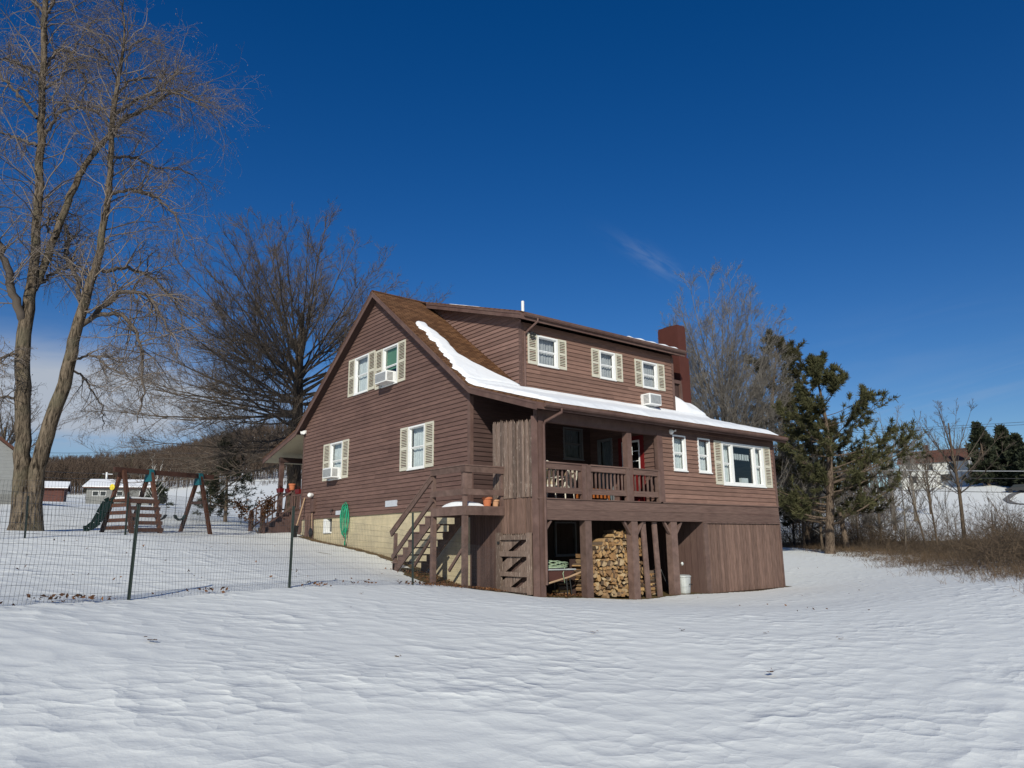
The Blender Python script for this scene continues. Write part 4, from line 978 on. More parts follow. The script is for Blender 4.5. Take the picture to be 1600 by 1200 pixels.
mb = MB(); mb.box(-.035, 0, 4.22, 5.02, 2.64, 2.85); mb.build('wall_vent', M['plaque'], house)
# ================================================================= snow lying on the roofs
def roof_z(y):
    if y >= RIDGE[0]: return slope_z(y, RIDGE, KL) if y < KL[0] else slope_z(y, KL, EL)
    return slope_z(y, KR, RIDGE) if y > KR[0] else slope_z(y, ER, KR)
def slope_z(y, A, B): return A[1]+(B[1]-A[1])*(y-A[0])/(B[0]-A[0])
def snow_sheet(name, ys, xl, xr, thick, zf, nx=60, label='', edge=.25):
    """a layer of snow between xl(y) and xr(y), rounded off at its rim"""
    V = []; ny = len(ys)
    for iy, y in enumerate(ys):
        a, b = xl(y), xr(y)
        for ix in range(nx+1):
            t = ix/nx; x = a+(b-a)*t
            de = min((x-a)/edge, (b-x)/edge, 1.0); dy = min((y-ys[0])/.1, 1.0, (ys[-1]-y)/.15+.0) if ny > 2 else 1
            e = max(0, min(de, dy)); th = thick(x, y); th = th*math.sqrt(max(0, 1-(1-e)**2)) if th > 0 else -.03
            V.append((x+.03*math.sin(y*9+x*.5)*(1-e), y, zf(y)+(.004+th if th > .002 or e == 0 else -.03)))
    V = np.array(V); q = []
    for iy in range(ny-1):
        for ix in range(nx): q.append((iy*(nx+1)+ix, iy*(nx+1)+ix+1, (iy+1)*(nx+1)+ix+1, (iy+1)*(nx+1)+ix))
    o = mesh_np(name, V, np.array(q), M['roofsnow'], smooth=True)
    return tag(o, label, 'snow', kind='stuff')
nz = lambda x, y: 1+.25*float(perlin(np.array([x*1.3]), np.array([y*2.1+4]))[0])
ys = np.concatenate([np.linspace(ER[0]+.05, KR[0], 30), np.linspace(KR[0]+.04, 3.7, 60)])
def sxl(y):
    w = .05*math.sin(y*7)+.04*math.sin(y*17+1)+.03*math.sin(y*31)
    return np.interp(y, [-3.44, -2.4, -1.56, -.79, -.3, .07, .3, 1.05, 2.32, 3.52, 3.7], [.75, .25, .05, -.05, -.12, -.2, -.22, -.08, .13, .2, .3])+w
def sxr(y):
    w = .06*math.sin(y*3.1)+.03*math.sin(y*11)
    r = np.interp(y, [.0, .28, .74, 1.49, 2.67, 3.77], [2.06, 1.75, 1.2, .72, .7, .68])+w
    return r if y > .02 else LX+.27
yl = [y for y in ys if y <= -.02]; yu = [y for y in ys if y > -.1]
eave_edge = lambda x: .1+.16*float(perlin(np.array([x*.8]), np.array([3.3]))[0])+.1*float(perlin(np.array([x*2.7]), np.array([1.1]))[0])+.2*math.exp(-((x-3.2)/.8)**2)
o1 = snow_sheet('roof_snow', yl, sxl, sxr, lambda x, y: min(.12, (y+3.34-eave_edge(x))*.34)*nz(x, y), roof_z, nx=190, label='long white snow layer on the low front roof above the eave')
snow_sheet('roof_snow', yu, sxl, lambda y: sxr(max(y, .03)), lambda x, y: .11*nz(x, y), roof_z, nx=24, label='narrow curved tongue of snow lying up the steep shingles by the gable rake', edge=.16)
yd = list(np.linspace(-.12, 1.9, 40))
snow_sheet('roof_snow', yd, lambda y: DX1+.06+.12*max(0, y-.6), lambda y: LX+.27-.25*max(0, y-.5), lambda x, y: (.2+.22*math.exp(-((x-10.5)/.5)**2))*nz(x, y), roof_z, nx=40, label='snow drift banked below the chimney beside the dormer')
dzf = lambda y: dz(y)
snow_sheet('roof_snow', list(np.linspace(2.2, 4.2, 14)), lambda y: DX0-.2, lambda y: DX0+2.2+.3*math.sin(y*3), lambda x, y: .05*nz(x, y), dzf, nx=30, label='thin streak of snow on the upper dormer roof near the ridge')
snow_sheet('roof_snow', list(np.linspace(-.28, .7, 12)), lambda y: 7.2+.3*math.sin(y*4), lambda y: DX1+.2, lambda x, y: .05*nz(x, y)*(1+.4*math.sin(x*9)), dzf, nx=40, label='thin patchy snow on the dormer eave near the chimney')
# snow left on the landing floor
V = []; q = []
for i in range(13):
    for j in range(17):
        a, b = i/12, j/16; x = LXm+.06+.75*a; y = LY0+.12+1.15*b
        e = max(0, 1-(2*a-1)**4)*max(0, 1-(2*b-1)**4); V.append((x, y, LZ+.003+.15*math.sqrt(e)*(.6+.4*math.sin(PI*b))))
for i in range(12):
    for j in range(16): q.append((i*17+j, i*17+j+1, (i+1)*17+j+1, (i+1)*17+j))
tag(mesh_np('landing_snow', np.array(V), np.array(q), M['roofsnow'], smooth=True), 'low mound of snow on the floor of the side landing', 'snow', kind='stuff')

# ================================================================= air conditioners
def air_conditioner(c, h, n, wd, ht, dp, label):
    """box hung on a wall; c = centre of its front face"""
    h = Vector(h); n = Vector(n); up = Vector((0, 0, 1)); c = Vector(c)
    e = empty('air_conditioner', c-n*dp, label, 'air conditioner', 'window air conditioners on the brown house')
    L0 = n*dp
    def bx(mb, a0, a1, b0, b1, f0, f1):
        p = [h*a+n*f+up*b0+L0*0 for a, f in ((a0, f0), (a1, f0), (a1, f1), (a0, f1))]; mb.hexa(p, [x+up*(b1-b0) for x in p], .5)
    mb = MB(); bx(mb, -wd/2, wd/2, -ht/2, ht/2, 0, dp); mb.build('casing', M['white'], e, bevel=.015)
    mb = MB()
    g = MB(); bx(g, -wd/2+.05, wd/2-.05, -ht/2+.05, ht/2-.05, dp, dp+.006); g.build('grille_backing', M['greycurtain'], e)
    for i in range(12):
        z = -ht/2+.06+(ht-.12)*i/11; bx(mb, -wd/2+.045, wd/2-.045, z-.006, z+.004, dp+.004, dp+.016)
    for s in (-1, 1):
        g2 = MB(); 
        for i in range(7):
            z = -ht/2+.07+(ht-.14)*i/6
            p = [h*(s*(wd/2+.004))+n*f+up*(z-.012) for f in (dp*.35, dp*.9)]
            g2.quad(p[0], p[1], p[1]+up*.02, p[0]+up*.02, .5)
        g2.build('side_vent', M['black'], e)
    mb.build('grille', M['curtain'], e)
    return e
air_conditioner((-.42, 4.92, 7.22), (0, 1, 0), (-1, 0, 0), .82, .4, .42, 'white air conditioner in the upper gable window, behind a green shade')
air_conditioner((-.4, 9.05, 4.13), (0, 1, 0), (-1, 0, 0), .78, .4, .4, 'white air conditioner in the lower gable window nearest the electric meter')
air_conditioner((8.2, -.46, 6.55), (1, 0, 0), (0, -1, 0), .66, .42, .46, 'white air conditioner through the dormer wall below its window')
mb = MB(); mb.quad((.1, 5.4, 7.6), (.1, 4.45, 7.6), (.1, 4.45, 8.4), (.1, 5.4, 8.4)); gsh = mb.build('green_window_shade', simple('green_shade', (.12, .24, .14), .8), house)

# ================================================================= things by the walls
hb = MB()
pts = []
for k in range(5):
    r1, r2 = .21+.08*random.uniform(-1, 1), .5+.1*random.uniform(-1, 1); ph = random.uniform(-3.5, 3.5); ox = -.07-.012*k
    for i in range(20):
        a = 2*PI*i/20+PI/2
        sag = .12*(1 if math.sin(a) < 0 else 0)
        pts.append((ox, 8.03+r1*math.cos(a)*.95+.03*ph, 2.36+(r2+sag)*math.sin(a)))
hb.tube(pts, .017, 6)
hb.tube([(-.1, 7.82, 2.7), (-.17, 7.72, 2.2), (-.13, 7.76, 1.7), (-.12, 7.85, 1.38)], .02, 6); hb.tube([(-.12, 7.84, 1.5), (-.12, 7.86, 1.32)], .032, 6)
tag(hb.build('garden_hose', M['hose'], smooth=True), 'green garden hose coiled and hung on the gable wall', 'hose')
mb = MB(); mb.beam((0, 7.95, 2.9), (-.1, 7.95, 2.9), .25, .05); mb.build('hose_hanger', M['trim'], house)
z0 = h1(-.7, 11.3)
e = empty('shovel', (-.75, 11.25, z0), 'long pale-handled shovel leaning on the corner of the house', 'shovel')
mb = MB(); mb.tube([(.68, .55, 1.62), (.28, .25, .55), (.2, .2, .4)], .028, 7); mb.build('handle', M['woodhandle'], e)
mb = MB(); mb.hexa([(-.1, -.22, .0), (.12, -.1, -.02), (.13, -.12, .0), (-.09, -.24, .02)], [(.1, .12, .46), (.32, .22, .44), (.33, .2, .46), (.11, .1, .48)]); mb.build('blade', M['darkmetal'], e)
e = empty('spade', (-.06, 11.0, 1.75), 'dark round-bladed spade hanging handle up on the foundation wall', 'spade')
mb = MB(); mb.tube([(0, .02, .9), (0, 0, .28)], .02, 6); mb.build('handle', M['woodhandle'], e)
mb = MB(); mb.lathe((-.03, 0, .12), [(.17, 0), (.19, .02), (.12, .045)], 12, axis=(-1, 0, 0)); mb.build('blade', M['black'], e)

def pot(name, loc, r, h_, mat, label, group=None, plant=None):
    e = empty(name, loc, label, 'flower pot', group)
    mb = MB(); mb.lathe((0, 0, 0), [(r*.68, 0), (r*.92, h_*.78), (r*1.06, h_*.78), (r*1.06, h_), (r*.92, h_), (r*.85, h_*.7)], 16); mb.build('pot', mat, e, smooth=False)
    mb = MB(); mb.lathe((0, 0, h_*.7), [(r*.86, 0), (.01, .02)], 10); mb.build('soil', M['soffit'], e)
    if plant:
        mb = MB()
        for i in range(26):
            a = random.uniform(0, 2*PI); d = random.uniform(0, r*1.3); x, y, z = d*math.cos(a), d*math.sin(a), h_+random.uniform(-.03, .16); s = .045
            mb.quad((x-s, y, z), (x, y-s, z+s*.4), (x+s, y, z+s), (x, y+s, z+s*.3))
        mb.build('flowers', M['red'], e)
    return e
pot('flower_pot', (-.52, LY0+.16, LZ), .14, .25, M['terracotta'], 'larger terracotta pot on the side landing floor')
pot('flower_pot', (-.2, LY0+.2, LZ), .11, .19, simple('pale_terracotta', (.55, .3, .17), .85), 'smaller pale terracotta pot on the landing beside the larger one')
pot('flower_pot', (.02, 13.43, 3.73), .15, .28, M['terracotta'], 'terracotta pot on the newel post of the back porch stairs')
for (x, y, lab) in ((.1, 14.98, 'red planter box on the back porch railing nearest its corner post'), (.5, 14.98, 'red planter box on the back porch railing behind the stair handrail'), (.06, 12.75, 'red planter box on the back porch railing against the house corner')):
    e = empty('planter_box', (x, y, 3.71 if y > 14 else 3.53), lab, 'planter', 'red planters on the back porch')
    mb = MB(); mb.hexa([(-.08, -.18, 0), (.08, -.18, 0), (.08, .18, 0), (-.08, .18, 0)], [(-.11, -.22, .2), (.11, -.22, .2), (.11, .22, .2), (-.11, .22, .2)]); mb.build('box', M['red'], e)
    mb = MB()
    for i in range(22):
        a, b, z = random.uniform(-.1, .1), random.uniform(-.2, .2), .2+random.uniform(0, .12); s = .04; mb.quad((a-s, b, z), (a, b-s, z+s*.4), (a+s, b, z+s), (a, b+s, z+s*.3))
    mb.build('flowers', M['red'], e)

# porch furniture
def wicker_chair(loc, rz, label):
    e = empty('patio_chair', loc, label, 'chair', 'pale patio chairs on the porch', rz)
    mb = MB(); mb.box(-.3, .3, -.28, .3, .36, .42)
    mb.build('seat', M['chair'], e)
    mb = MB()
    arch = [(-.34, .3, .4), (-.36, .36, .7), (-.28, .42, .95), (0, .45, 1.05), (.28, .42, .95), (.36, .36, .7), (.34, .3, .4)]
    mb.tube(arch, .022, 6)
    for i in range(-4, 5): mb.tube([(i*.065, .3, .42), (i*.068, .42, 1.03-.02*i*i*.4)], .01, 5)
    for z in (.6, .8): mb.tube([(-.35, .35, z), (0, .4, z), (.35, .35, z)], .012, 5)
    mb.build('backrest', M['chair'], e)
    for s in (-1, 1):
        mb = MB(); mb.tube([(s*.34, .33, .66), (s*.38, 0, .68), (s*.36, -.26, .64), (s*.3, -.29, .4)], .022, 6); mb.build('armrest', M['chair'], e)
        for y in (-.26, .28):
            mb = MB(); mb.tube([(s*.28, y, .38), (s*.31, y*1.1, 0)], .02, 6); mb.build('leg', M['chair'], e)
    mb = MB(); mb.box(-.27, .27, -.26, .26, .425, .52); mb.build('cushion', M['cushion'], e, bevel=.03)
    mb = MB(); mb.hexa([(-.25, .2, .52), (.25, .2, .52), (.25, .3, .52), (-.25, .3, .52)], [(-.23, .3, .92), (.23, .3, .92), (.23, .39, .92), (-.23, .39, .92)]); mb.build('back_cushion', M['cushion'], e, bevel=.03)
    return e
wicker_chair((.75, -2.35, ZD-.02), PI*.9, 'pale wicker chair with tan cushion behind the railing beside the corner post')
wicker_chair((1.62, -2.2, ZD-.02), PI*1.12, 'second pale wicker chair with tan cushion, beside the middle railing post')
e = empty('low_table', (2.75, -2.35, ZD-.02), 'low orange wooden table behind the middle porch railing', 'table')
mb = MB(); mb.box(-.5, .5, -.28, .28, .1, .34); mb.build('table_box', M['tablewood'], e)
mb = MB(); mb.box(-.54, .54, -.32, .32, .34, .37); mb.build('tabletop', M['tablewood'], e)
for sx in (-1, 1):
    for sy in (-1, 1):
        mb = MB(); mb.box(sx*.48-.03, sx*.48+.03, sy*.25-.03, sy*.25+.03, 0, .1); mb.build('leg', M['tablewood'], e)
# hanging chime by the porch post
mb = MB(); mb.tube([(3.98, -2.85, 4.6), (3.98, -2.85, 4.4)], .012, 5); mb.lathe((3.98, -2.85, 4.2), [(.03, 0), (.04, .15), (.03, .2)], 8)
for i in range(5): mb.tube([(3.98+.05*math.cos(i*1.256), -2.85+.05*math.sin(i*1.256), 4.2), (3.98+.05*math.cos(i*1.256), -2.85+.05*math.sin(i*1.256), 3.95)], .008, 5)
tag(mb.build('wind_chime', M['galv']), 'small grey wind chime hanging by the porch post near the red door', 'wind chime')

# ---- under the porch: wheelbarrow, firewood, bin
zc = lambda x, y: h1(x, y)
e = empty('wheelbarrow', (1.0, -2.45, zc(1, -2.45)), 'old dark wheelbarrow under the porch loaded with pale hose', 'wheelbarrow')
mb = MB(); mb.hexa([(-.3, -.22, .42), (.25, -.22, .38), (.25, .22, .38), (-.3, .22, .42)], [(-.55, -.34, .72), (.55, -.34, .7), (.55, .34, .7), (-.55, .34, .72)]); mb.build('tray', M['redshed'], e)
mb = MB(); mb.tube([(-.56, -.35, .72), (.56, -.35, .7), (.56, .35, .7), (-.56, .35, .72), (-.56, -.35, .72)], .02, 6); mb.build('tray_rim', M['galv'], e)
for s in (-1, 1):
    mb = MB(); mb.tube([(-.75, s*.12, .22), (-.3, s*.2, .36), (.4, s*.26, .5), (1.0, s*.3, .66)], .028, 7); mb.build('handle', M['woodhandle'], e)
    mb = MB(); mb.tube([(.3, s*.25, .48), (.34, s*.25, 0), (.5, s*.25, 0), (.42, s*.25, .5)], .016, 6); mb.build('leg', M['darkmetal'], e)
mb = MB(); mb.lathe((-.75, -.05, .2), [(.2, 0), (.2, .1), (.1, .1)], 18, axis=(0, 1, 0)); mb.build('wheel', M['black'], e)
hb = MB(); pts = []
for k in range(6):
    for i in range(16):
        a = 2*PI*i/16; pts.append((1.0+(.5+.06*math.sin(k*2))*math.cos(a), -2.45+(.26+.04*math.cos(k*3))*math.sin(a), zc(1, -2.4)+.76+.03*k*math.sin(a*2+k)*.5+.02*k))
hb.tube(pts, .016, 6); hb.tube([(1.3, -2.7, zc(1, -2.4)+.85), (1.1, -2.78, zc(1, -2.4)+.6), (1.15, -2.8, zc(1, -2.4)+.35)], .014, 5)
tag(hb.build('coiled_hose', M['palehose'], smooth=True), 'pale green hose coiled on top of the wheelbarrow', 'hose')
mb = MB(); mb.beam((.3, -1.4, .75), (1.1, -1.6, 2.2), .03, .05); tag(mb.build('leaning_pole', M['plaque']), 'thin grey pole leaning in the dark behind the wheelbarrow', 'pole')
for (xb, xt, lab) in ((4.34, 4.29, 'brown board leaning upright beside the braced post next to the firewood'), (4.86, 4.8, 'brown board leaning upright between the firewood and the last braced post')):
    mb = MB(); mb.beam((xb, -D+.05, h1(xb, -D)-.03), (xt, -D+.1, 1.95), .19, .05, (0, 1, 0)); tag(mb.build('leaning_board', M['deck']), lab, 'board', 'loose boards stood on end at the carport')
# firewood: split logs, ends towards the yard
def log_proto(k):
    r = random.Random(40+k); n = r.choice([3, 3, 4, 4, 9]); ln = .42
    R = .072+.018*r.random(); pts = []
    if n == 9: pts = [(R*.8*math.cos(2*PI*i/9)*r.uniform(.9, 1.1), R*.7*math.sin(2*PI*i/9)) for i in range(9)]
    else:
        # a wedge split from a round: apex, then the rounded bark side
        half = r.uniform(.4, .95); RR = R*r.uniform(1.35, 1.75)/(.6+.6*half)
        pts = [(r.uniform(-.01, .01), 0)]+[(RR*r.uniform(.94, 1.04)*math.sin(t), RR*r.uniform(.94, 1.04)*math.cos(t)) for t in np.linspace(-half, half, 5)]
        if n == 4: pts[0:1] = [(.35*RR*math.sin(half), .3*RR), (-.35*RR*math.sin(half), .3*RR)]
        cx_ = sum(p[0] for p in pts)/len(pts); cy_ = sum(p[1] for p in pts)/len(pts); pts = [(x-cx_, y-cy_) for x, y in pts]
    n = len(pts); mb = MB()
    f = [(x, -.21, z) for x, z in pts]; bk = [(x*.97, .21, z*.97) for x, z in pts]
    mb.add(f+bk, [tuple(range(n)), tuple(range(2*n-1, n-1, -1))]+[(i, i+n, (i+1) % n+n, (i+1) % n) for i in range(n)])
    me_o = mb.build('firewood_log', M['log']); me_o.data.materials.append(M['logbark'])
    for p in me_o.data.polygons:
        if p.index >= 2 and (3 <= p.index-2 <= 5 or k % 5 == 4): p.material_index = 1
    return me_o
protos = [log_proto(k) for k in range(10)]; used = set(); LOGN = [0]
def place_log(x, y, z, rz, label, group, sc=1.0):
    k = random.randrange(10); p = protos[k]
    o = p if k not in used else p.copy()
    if k in used: COL.objects.link(o)
    used.add(k); LOGN[0] += 1
    o.location = (x, y, z); o.rotation_euler = (random.uniform(-.04, .04), random.uniform(0, 2*PI), rz); o.scale = (sc*random.uniform(.85, 1.12), random.uniform(.93, 1.05), sc*random.uniform(.85, 1.12))
    tag(o, label, 'log', group)
row = 0; zrow = -.2
while zrow < 1.75:
    x = 2.0+(.07 if row % 2 else 0)
    while x < 4.45:
        top = np.interp(x, [1.9, 2.05, 2.4, 2.75, 3.2, 3.5, 3.9, 4.2, 4.4, 4.5], [.75, .95, 1.2, 1.35, 1.62, 1.72, 1.7, 1.62, 1.5, 1.45]); bot = np.interp(x, [2, 4.5], [-.12, -.3])
        if bot+.05 < zrow+.08 < top:
            place_log(x+random.uniform(-.025, .025), -2.52+random.uniform(-.07, .07), zrow+.08+random.uniform(-.025, .025), random.uniform(-.05, .05), 'split firewood log in the tall stack behind the carport posts', 'split logs stacked under the porch', random.choice([.8, 1., 1., 1.1, 1.3]))
        x += random.uniform(.115, .15)
    zrow += .11; row += 1
for k in range(6):
    for j in range(2): place_log(4.98+.14*j, -2.6, h1(5, -2.6)+.08+.12*k, PI/2+random.uniform(-.1, .1), 'split log in the low pile beside the leaning boards', 'logs in the low pile by the leaning boards', .9)
for k in range(5):
    place_log(1.62+.06*random.random(), -2.2, -.02+.13*k, PI/2, 'split log in the small pile behind the wheelbarrow', 'logs in the small pile by the wheelbarrow', .95)
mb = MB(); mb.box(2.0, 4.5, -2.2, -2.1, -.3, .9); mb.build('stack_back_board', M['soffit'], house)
e = empty('trash_can', (6.28, -2.75, h1(6.28, -2.75)), 'dented galvanised steel bin standing by the enclosure wall', 'bin')
mb = MB(); mb.lathe((0, 0, 0), [(.19, 0), (.2, .02), (.215, .2), (.222, .21), (.215, .22), (.23, .48), (.24, .5)], 22); mb.build('bin_body', M['galv'], e, smooth=False)
mb = MB(); mb.lathe((0, 0, .5), [(.25, 0), (.25, .03), (.2, .06), (.05, .075)], 22); mb.build('lid', M['galv'], e)
mb = MB(); mb.tube([(-.02, -.25, .3), (-.08, -.28, .27), (.08, -.28, .27), (.02, -.25, .3)], .01, 5); mb.build('handle', M['darkmetal'], e)
mb = MB(); mb.tube([(5.98, -2.5, zc(6, -2.5)+.03)]+[(5.98+.02*math.sin(a*3), -2.5+.2-.2*math.cos(a), zc(6, -2.5)+.38+.36*math.sin(a-1.57)) for a in np.linspace(0, 2*PI, 22)], .012, 5)
tag(mb.build('wire_hoop', M['darkmetal']), 'thin dark metal hoop leaning between the last braced post and the wall', 'hoop')
mb = MB(); mb.lathe((6.3, -2.98+.25, .62), [(.03, 0), (.05, .05), (.03, .1)], 10); tag(mb.build('small_lantern', M['galv']), 'tiny pale fitting on the enclosure wall above the steel bin', 'lamp')

# ================================================================= wire fences
def fence(line, label, hmesh, post_ts, post_h, step=.055, rows=11, lean=None, wr=.0017):
    e = empty('wire_fence', (0, 0, 0), label, 'fence')
    line = np.array(line, float); seg = np.hypot(*np.diff(line[:, :2], axis=0).T); cum = np.concatenate([[0], np.cumsum(seg)])
    n = int(cum[-1]/step); s = np.linspace(0, cum[-1], n); x = np.interp(s, cum, line[:, 0]); y = np.interp(s, cum, line[:, 1])
    z = H(x, y)-.02
    sm = .02*np.sin(s*1.7)+.015*np.sin(s*4.1); hh = hmesh+.03*np.sin(s*.9)
    P0 = np.stack([x, y, z], -1); P1_ = np.stack([x+sm*.3, y+sm*.3, z+hh], -1)
    # vertical wires
    Pm = (P0+P1_)/2; Pm[:, 0] += sm
    vv, vq = tubes(np.stack([P0, Pm, P1_], 1), np.full((n, 3), wr), 3)
    allv, allq = [vv], [vq]; b = len(vv)
    for k in range(rows+1):
        f = k/rows; hz_ = P0+(P1_-P0)*f; hz_[:, :2] += (sm*(1-abs(2*f-1)))[:, None]*np.array([[1, 0]])
        hv, hq = tubes(hz_[None, ::2], np.full((1, len(hz_[::2])), wr), 3); allv.append(hv); allq.append(hq+b); b += len(hv)
    mesh_np('wire_mesh', np.concatenate(allv), np.concatenate(allq), M['wire'], e)
    for i, (px, py, dx, dy, ph) in enumerate(post_ts):
        z0 = h1(px, py); m = MB()
        a, b_ = Vector((px, py, z0-.15)), Vector((px+dx, py+dy, z0+ph))
        m.beam(a, b_, .042, .012, (.6, -.8, 0)); m.beam(a, b_, .012, .045, (.6, -.8, 0))
        m.build('fence_post', M['post'], e)
    return e
def tubes(P, R, k):
    """P (N,n,3), R (N,n) -> verts, quads of N tubes"""
    P = np.asarray(P, float); Nn, n, _ = P.shape
    T = np.gradient(P, axis=1); T /= np.linalg.norm(T, axis=2, keepdims=True)+1e-12
    mean = P[:, -1]-P[:, 0]; ref = np.zeros((Nn, 3)); ax = np.argmin(np.abs(mean), axis=1); ref[np.arange(Nn), ax] = 1
    U = np.cross(T, ref[:, None, :]); U /= np.linalg.norm(U, axis=2, keepdims=True)+1e-12; V = np.cross(T, U)
    a = 2*PI*np.arange(k)/k
    ring = P[:, :, None, :]+R[:, :, None, None]*(U[:, :, None, :]*np.cos(a)[None, None, :, None]+V[:, :, None, :]*np.sin(a)[None, None, :, None])
    verts = ring.reshape(-1, 3)
    base = (np.arange(Nn)*n*k)[:, None, None]; i = (np.arange(n-1)*k)[None, :, None]; j = np.arange(k)[None, None, :]; j2 = (j+1) % k
    q = np.stack([base+i+j, base+i+j2, base+i+k+j2, base+i+k+j], -1).reshape(-1, 4)
    return verts, q
f0, f1, f2, f3 = gp(-60, 950), gp(203, 937), gp(452, 920), gp(645, 916)
f1, f2, f3 = gp(201, 936), gp(452, 919), gp(645, 915)
fl = [(-19.5, -10.2), (-15.6, -9.6), gp(-110, 952)[:2], f0[:2], f1[:2], f2[:2], f3[:2], (-.35, -1.62)]
def lean_of(p, u, v):
    """horizontal lean so the post's top sits over pixel u"""
    t = math.hypot(p[0]-CAM[0], p[1]-CAM[1]); q = at(u, v, t); return q[0]-p[0], q[1]-p[1], q[2]-p[2]
posts = []
for p, (u, v) in ((f1, (217, 788)), (f2, (459, 791)), (f3, (645, 801))):
    dx, dy, hh = lean_of(p, u, v); posts.append((p[0], p[1], dx, dy, hh))
posts.append((-15.0, -9.55, .05, 0, 1.4)); posts.append((-19.4, -10.2, 0, .04, 1.4)); FENCE_LINE = fl
fence(fl, 'welded wire fence on green steel posts across the snow in front of the house', 1.15, posts, 1.4)
b0, b1, b2 = gp(-60, 846), gp(39, 842), gp(196, 836); b3 = gp(326, 833); b4 = gp(378, 820); b5 = gp(440, 815)
ps = []
for p, (u, v) in ((b1, (44, 775)), (b2, (201, 769)), (b3, (324, 768))):
    dx, dy, hh = lean_of(p, u, v); ps.append((p[0], p[1], dx, dy, hh))
fence([(-17.5, -1.5), (-14.5, -1.0), b0[:2], b1[:2], b2[:2], b3[:2]], 'rear wire fence on thin posts running in front of the swing set', 1.2, ps, 1.4, step=.08, rows=10, wr=.0022)
c1, c2 = gp(376, 819), gp(388, 818)
ps = [(c1[0], c1[1], 0, 0, 1.15)]
dx, dy, hh = lean_of(c2, 403, 776); ps.append((c2[0], c2[1], dx, dy, hh))
fence([gp(300, 822)[:2], c1[:2], c2[:2], gp(430, 817)[:2]], 'far wire fence with one steeply leaning post behind the back porch', 1.1, ps, 1.2, step=.2, rows=6, wr=.003)

# ================================================================= swing set
sb = at(240, 832, 28); fwd = np.array([ray(240, 800)[0], ray(240, 800)[1]]); fwd /= np.linalg.norm(fwd); right = np.array([fwd[1], -fwd[0]])
th = math.radians(34); bd = right*math.cos(th)+fwd*math.sin(th); rz = math.atan2(bd[1], bd[0])
o0 = gp(196, 832); o0 = at(182, 832, 27.2)
o0[2] = h1(o0[0], o0[1])-.02
sw = empty('swing_set', o0, 'redwood swing set with climbing tower, dark slide and two belt swings', 'swing set', rz=rz)
HB = 2.06
mb = MB(); mb.box(-.3, 3.5, -.05, .05, HB-.09, HB+.07); mb.build('top_beam', M['swingdark'], sw)
def zg(x, y):
    wx = o0[0]+bd[0]*x-bd[1]*y; wy = o0[1]+bd[1]*x+bd[0]*y; return h1(wx, wy)-o0[2]
def aframe(x, spread, parts=True, brk=True, lean=0.):
    for s in (-1, 1):
        m = MB(); m.beam((x, s*.06, HB-.02), (x+lean, s*spread, zg(x, s*spread)-.08), .12, .1, (1, 0, 0)); m.build('leg', M['swingwood'], sw)
    if brk:
        m = MB(); m.hexa([(x-.07, -.22, HB-.33), (x+.07, -.22, HB-.33), (x+.07, .22, HB-.33), (x-.07, .22, HB-.33)], [(x-.07, -.09, HB+.09), (x+.07, -.09, HB+.09), (x+.07, .09, HB+.09), (x-.07, .09, HB+.09)]); m.build('bracket', M['teal'], sw)
aframe(0.0, .85, brk=False); aframe(.98, .85); aframe(2.92, .85)
m = MB(); m.beam((2.92, -.42, 1.1), (2.92, .42, 1.1), .05, .1); m.build('cross_brace', M['swingdark'], sw)
m = MB()
for k, z in enumerate((.1, .33, .57, .8, 1.03)):
    y = -(.06+(.85-.06)*(HB-z)/HB)
    m.beam((-.1, y-.03, z), (1.08, y-.03, z), .03, .12)
m.build('climbing_slat', M['swingwood'], sw)
m = MB()
for z in (.18, .42, .66, .9):
    y = .06+(.85-.06)*(HB-z)/HB; m.beam((-.06, -y, z), (-.06, y, z), .03, .12)
m.build('climbing_rung', M['swingwood'], sw)
m = MB(); m.box(-.05, 1.03, -.42, .42, 1.02, 1.1); m.build('platform', M['swingwood'], sw)
m = MB(); m.box(0, .98, -.4, .4, 1.105, 1.17); m.build('platform_snow', M['roofsnow'], sw, bevel=.03)
m = MB(); 
sl = [(.05, .5, 1.08), (-.08, .52, .98), (-.24, .55, .6), (-.36, .57, .3), (-.5, .6, .15), (-.64, .62, .1)]
for (p, q) in zip(sl[:-1], sl[1:]):
    m.beam(p, q, .36, .04)
    for s in (-1, 1):
        pp = (p[0]+s*.02, p[1]+s*.2, p[2]+.06); qq = (q[0]+s*.02, q[1]+s*.2, q[2]+.08); m.beam(pp, qq, .04, .14)
m.build('slide', M['slide'], sw)
m = MB(); m.lathe((-.1, .3, 1.5), [(.09, 0), (.1, .03), (.04, .05)], 14, axis=(-1, -.3, 0)); m.build('steering_wheel', M['yellow'], sw)
for x in (1.5, 2.25):
    m = MB()
    sg = [(-.2, .64), (-.15, .54), (0, .46), (.15, .54), (.2, .64)]
    for (p, q) in zip(sg[:-1], sg[1:]): m.beam((x+p[0], 0, p[1]), (x+q[0], 0, q[1]), .16, .025, (0, 0, 1))
    seat = m.build('swing_seat', M['slide'], sw)
    m = MB()
    for s in (-1, 1): m.tube([(x+s*.2, 0, .64), (x+s*.2, 0, HB-.09)], .009, 5)
    m.build('chain', M['wire'], seat)
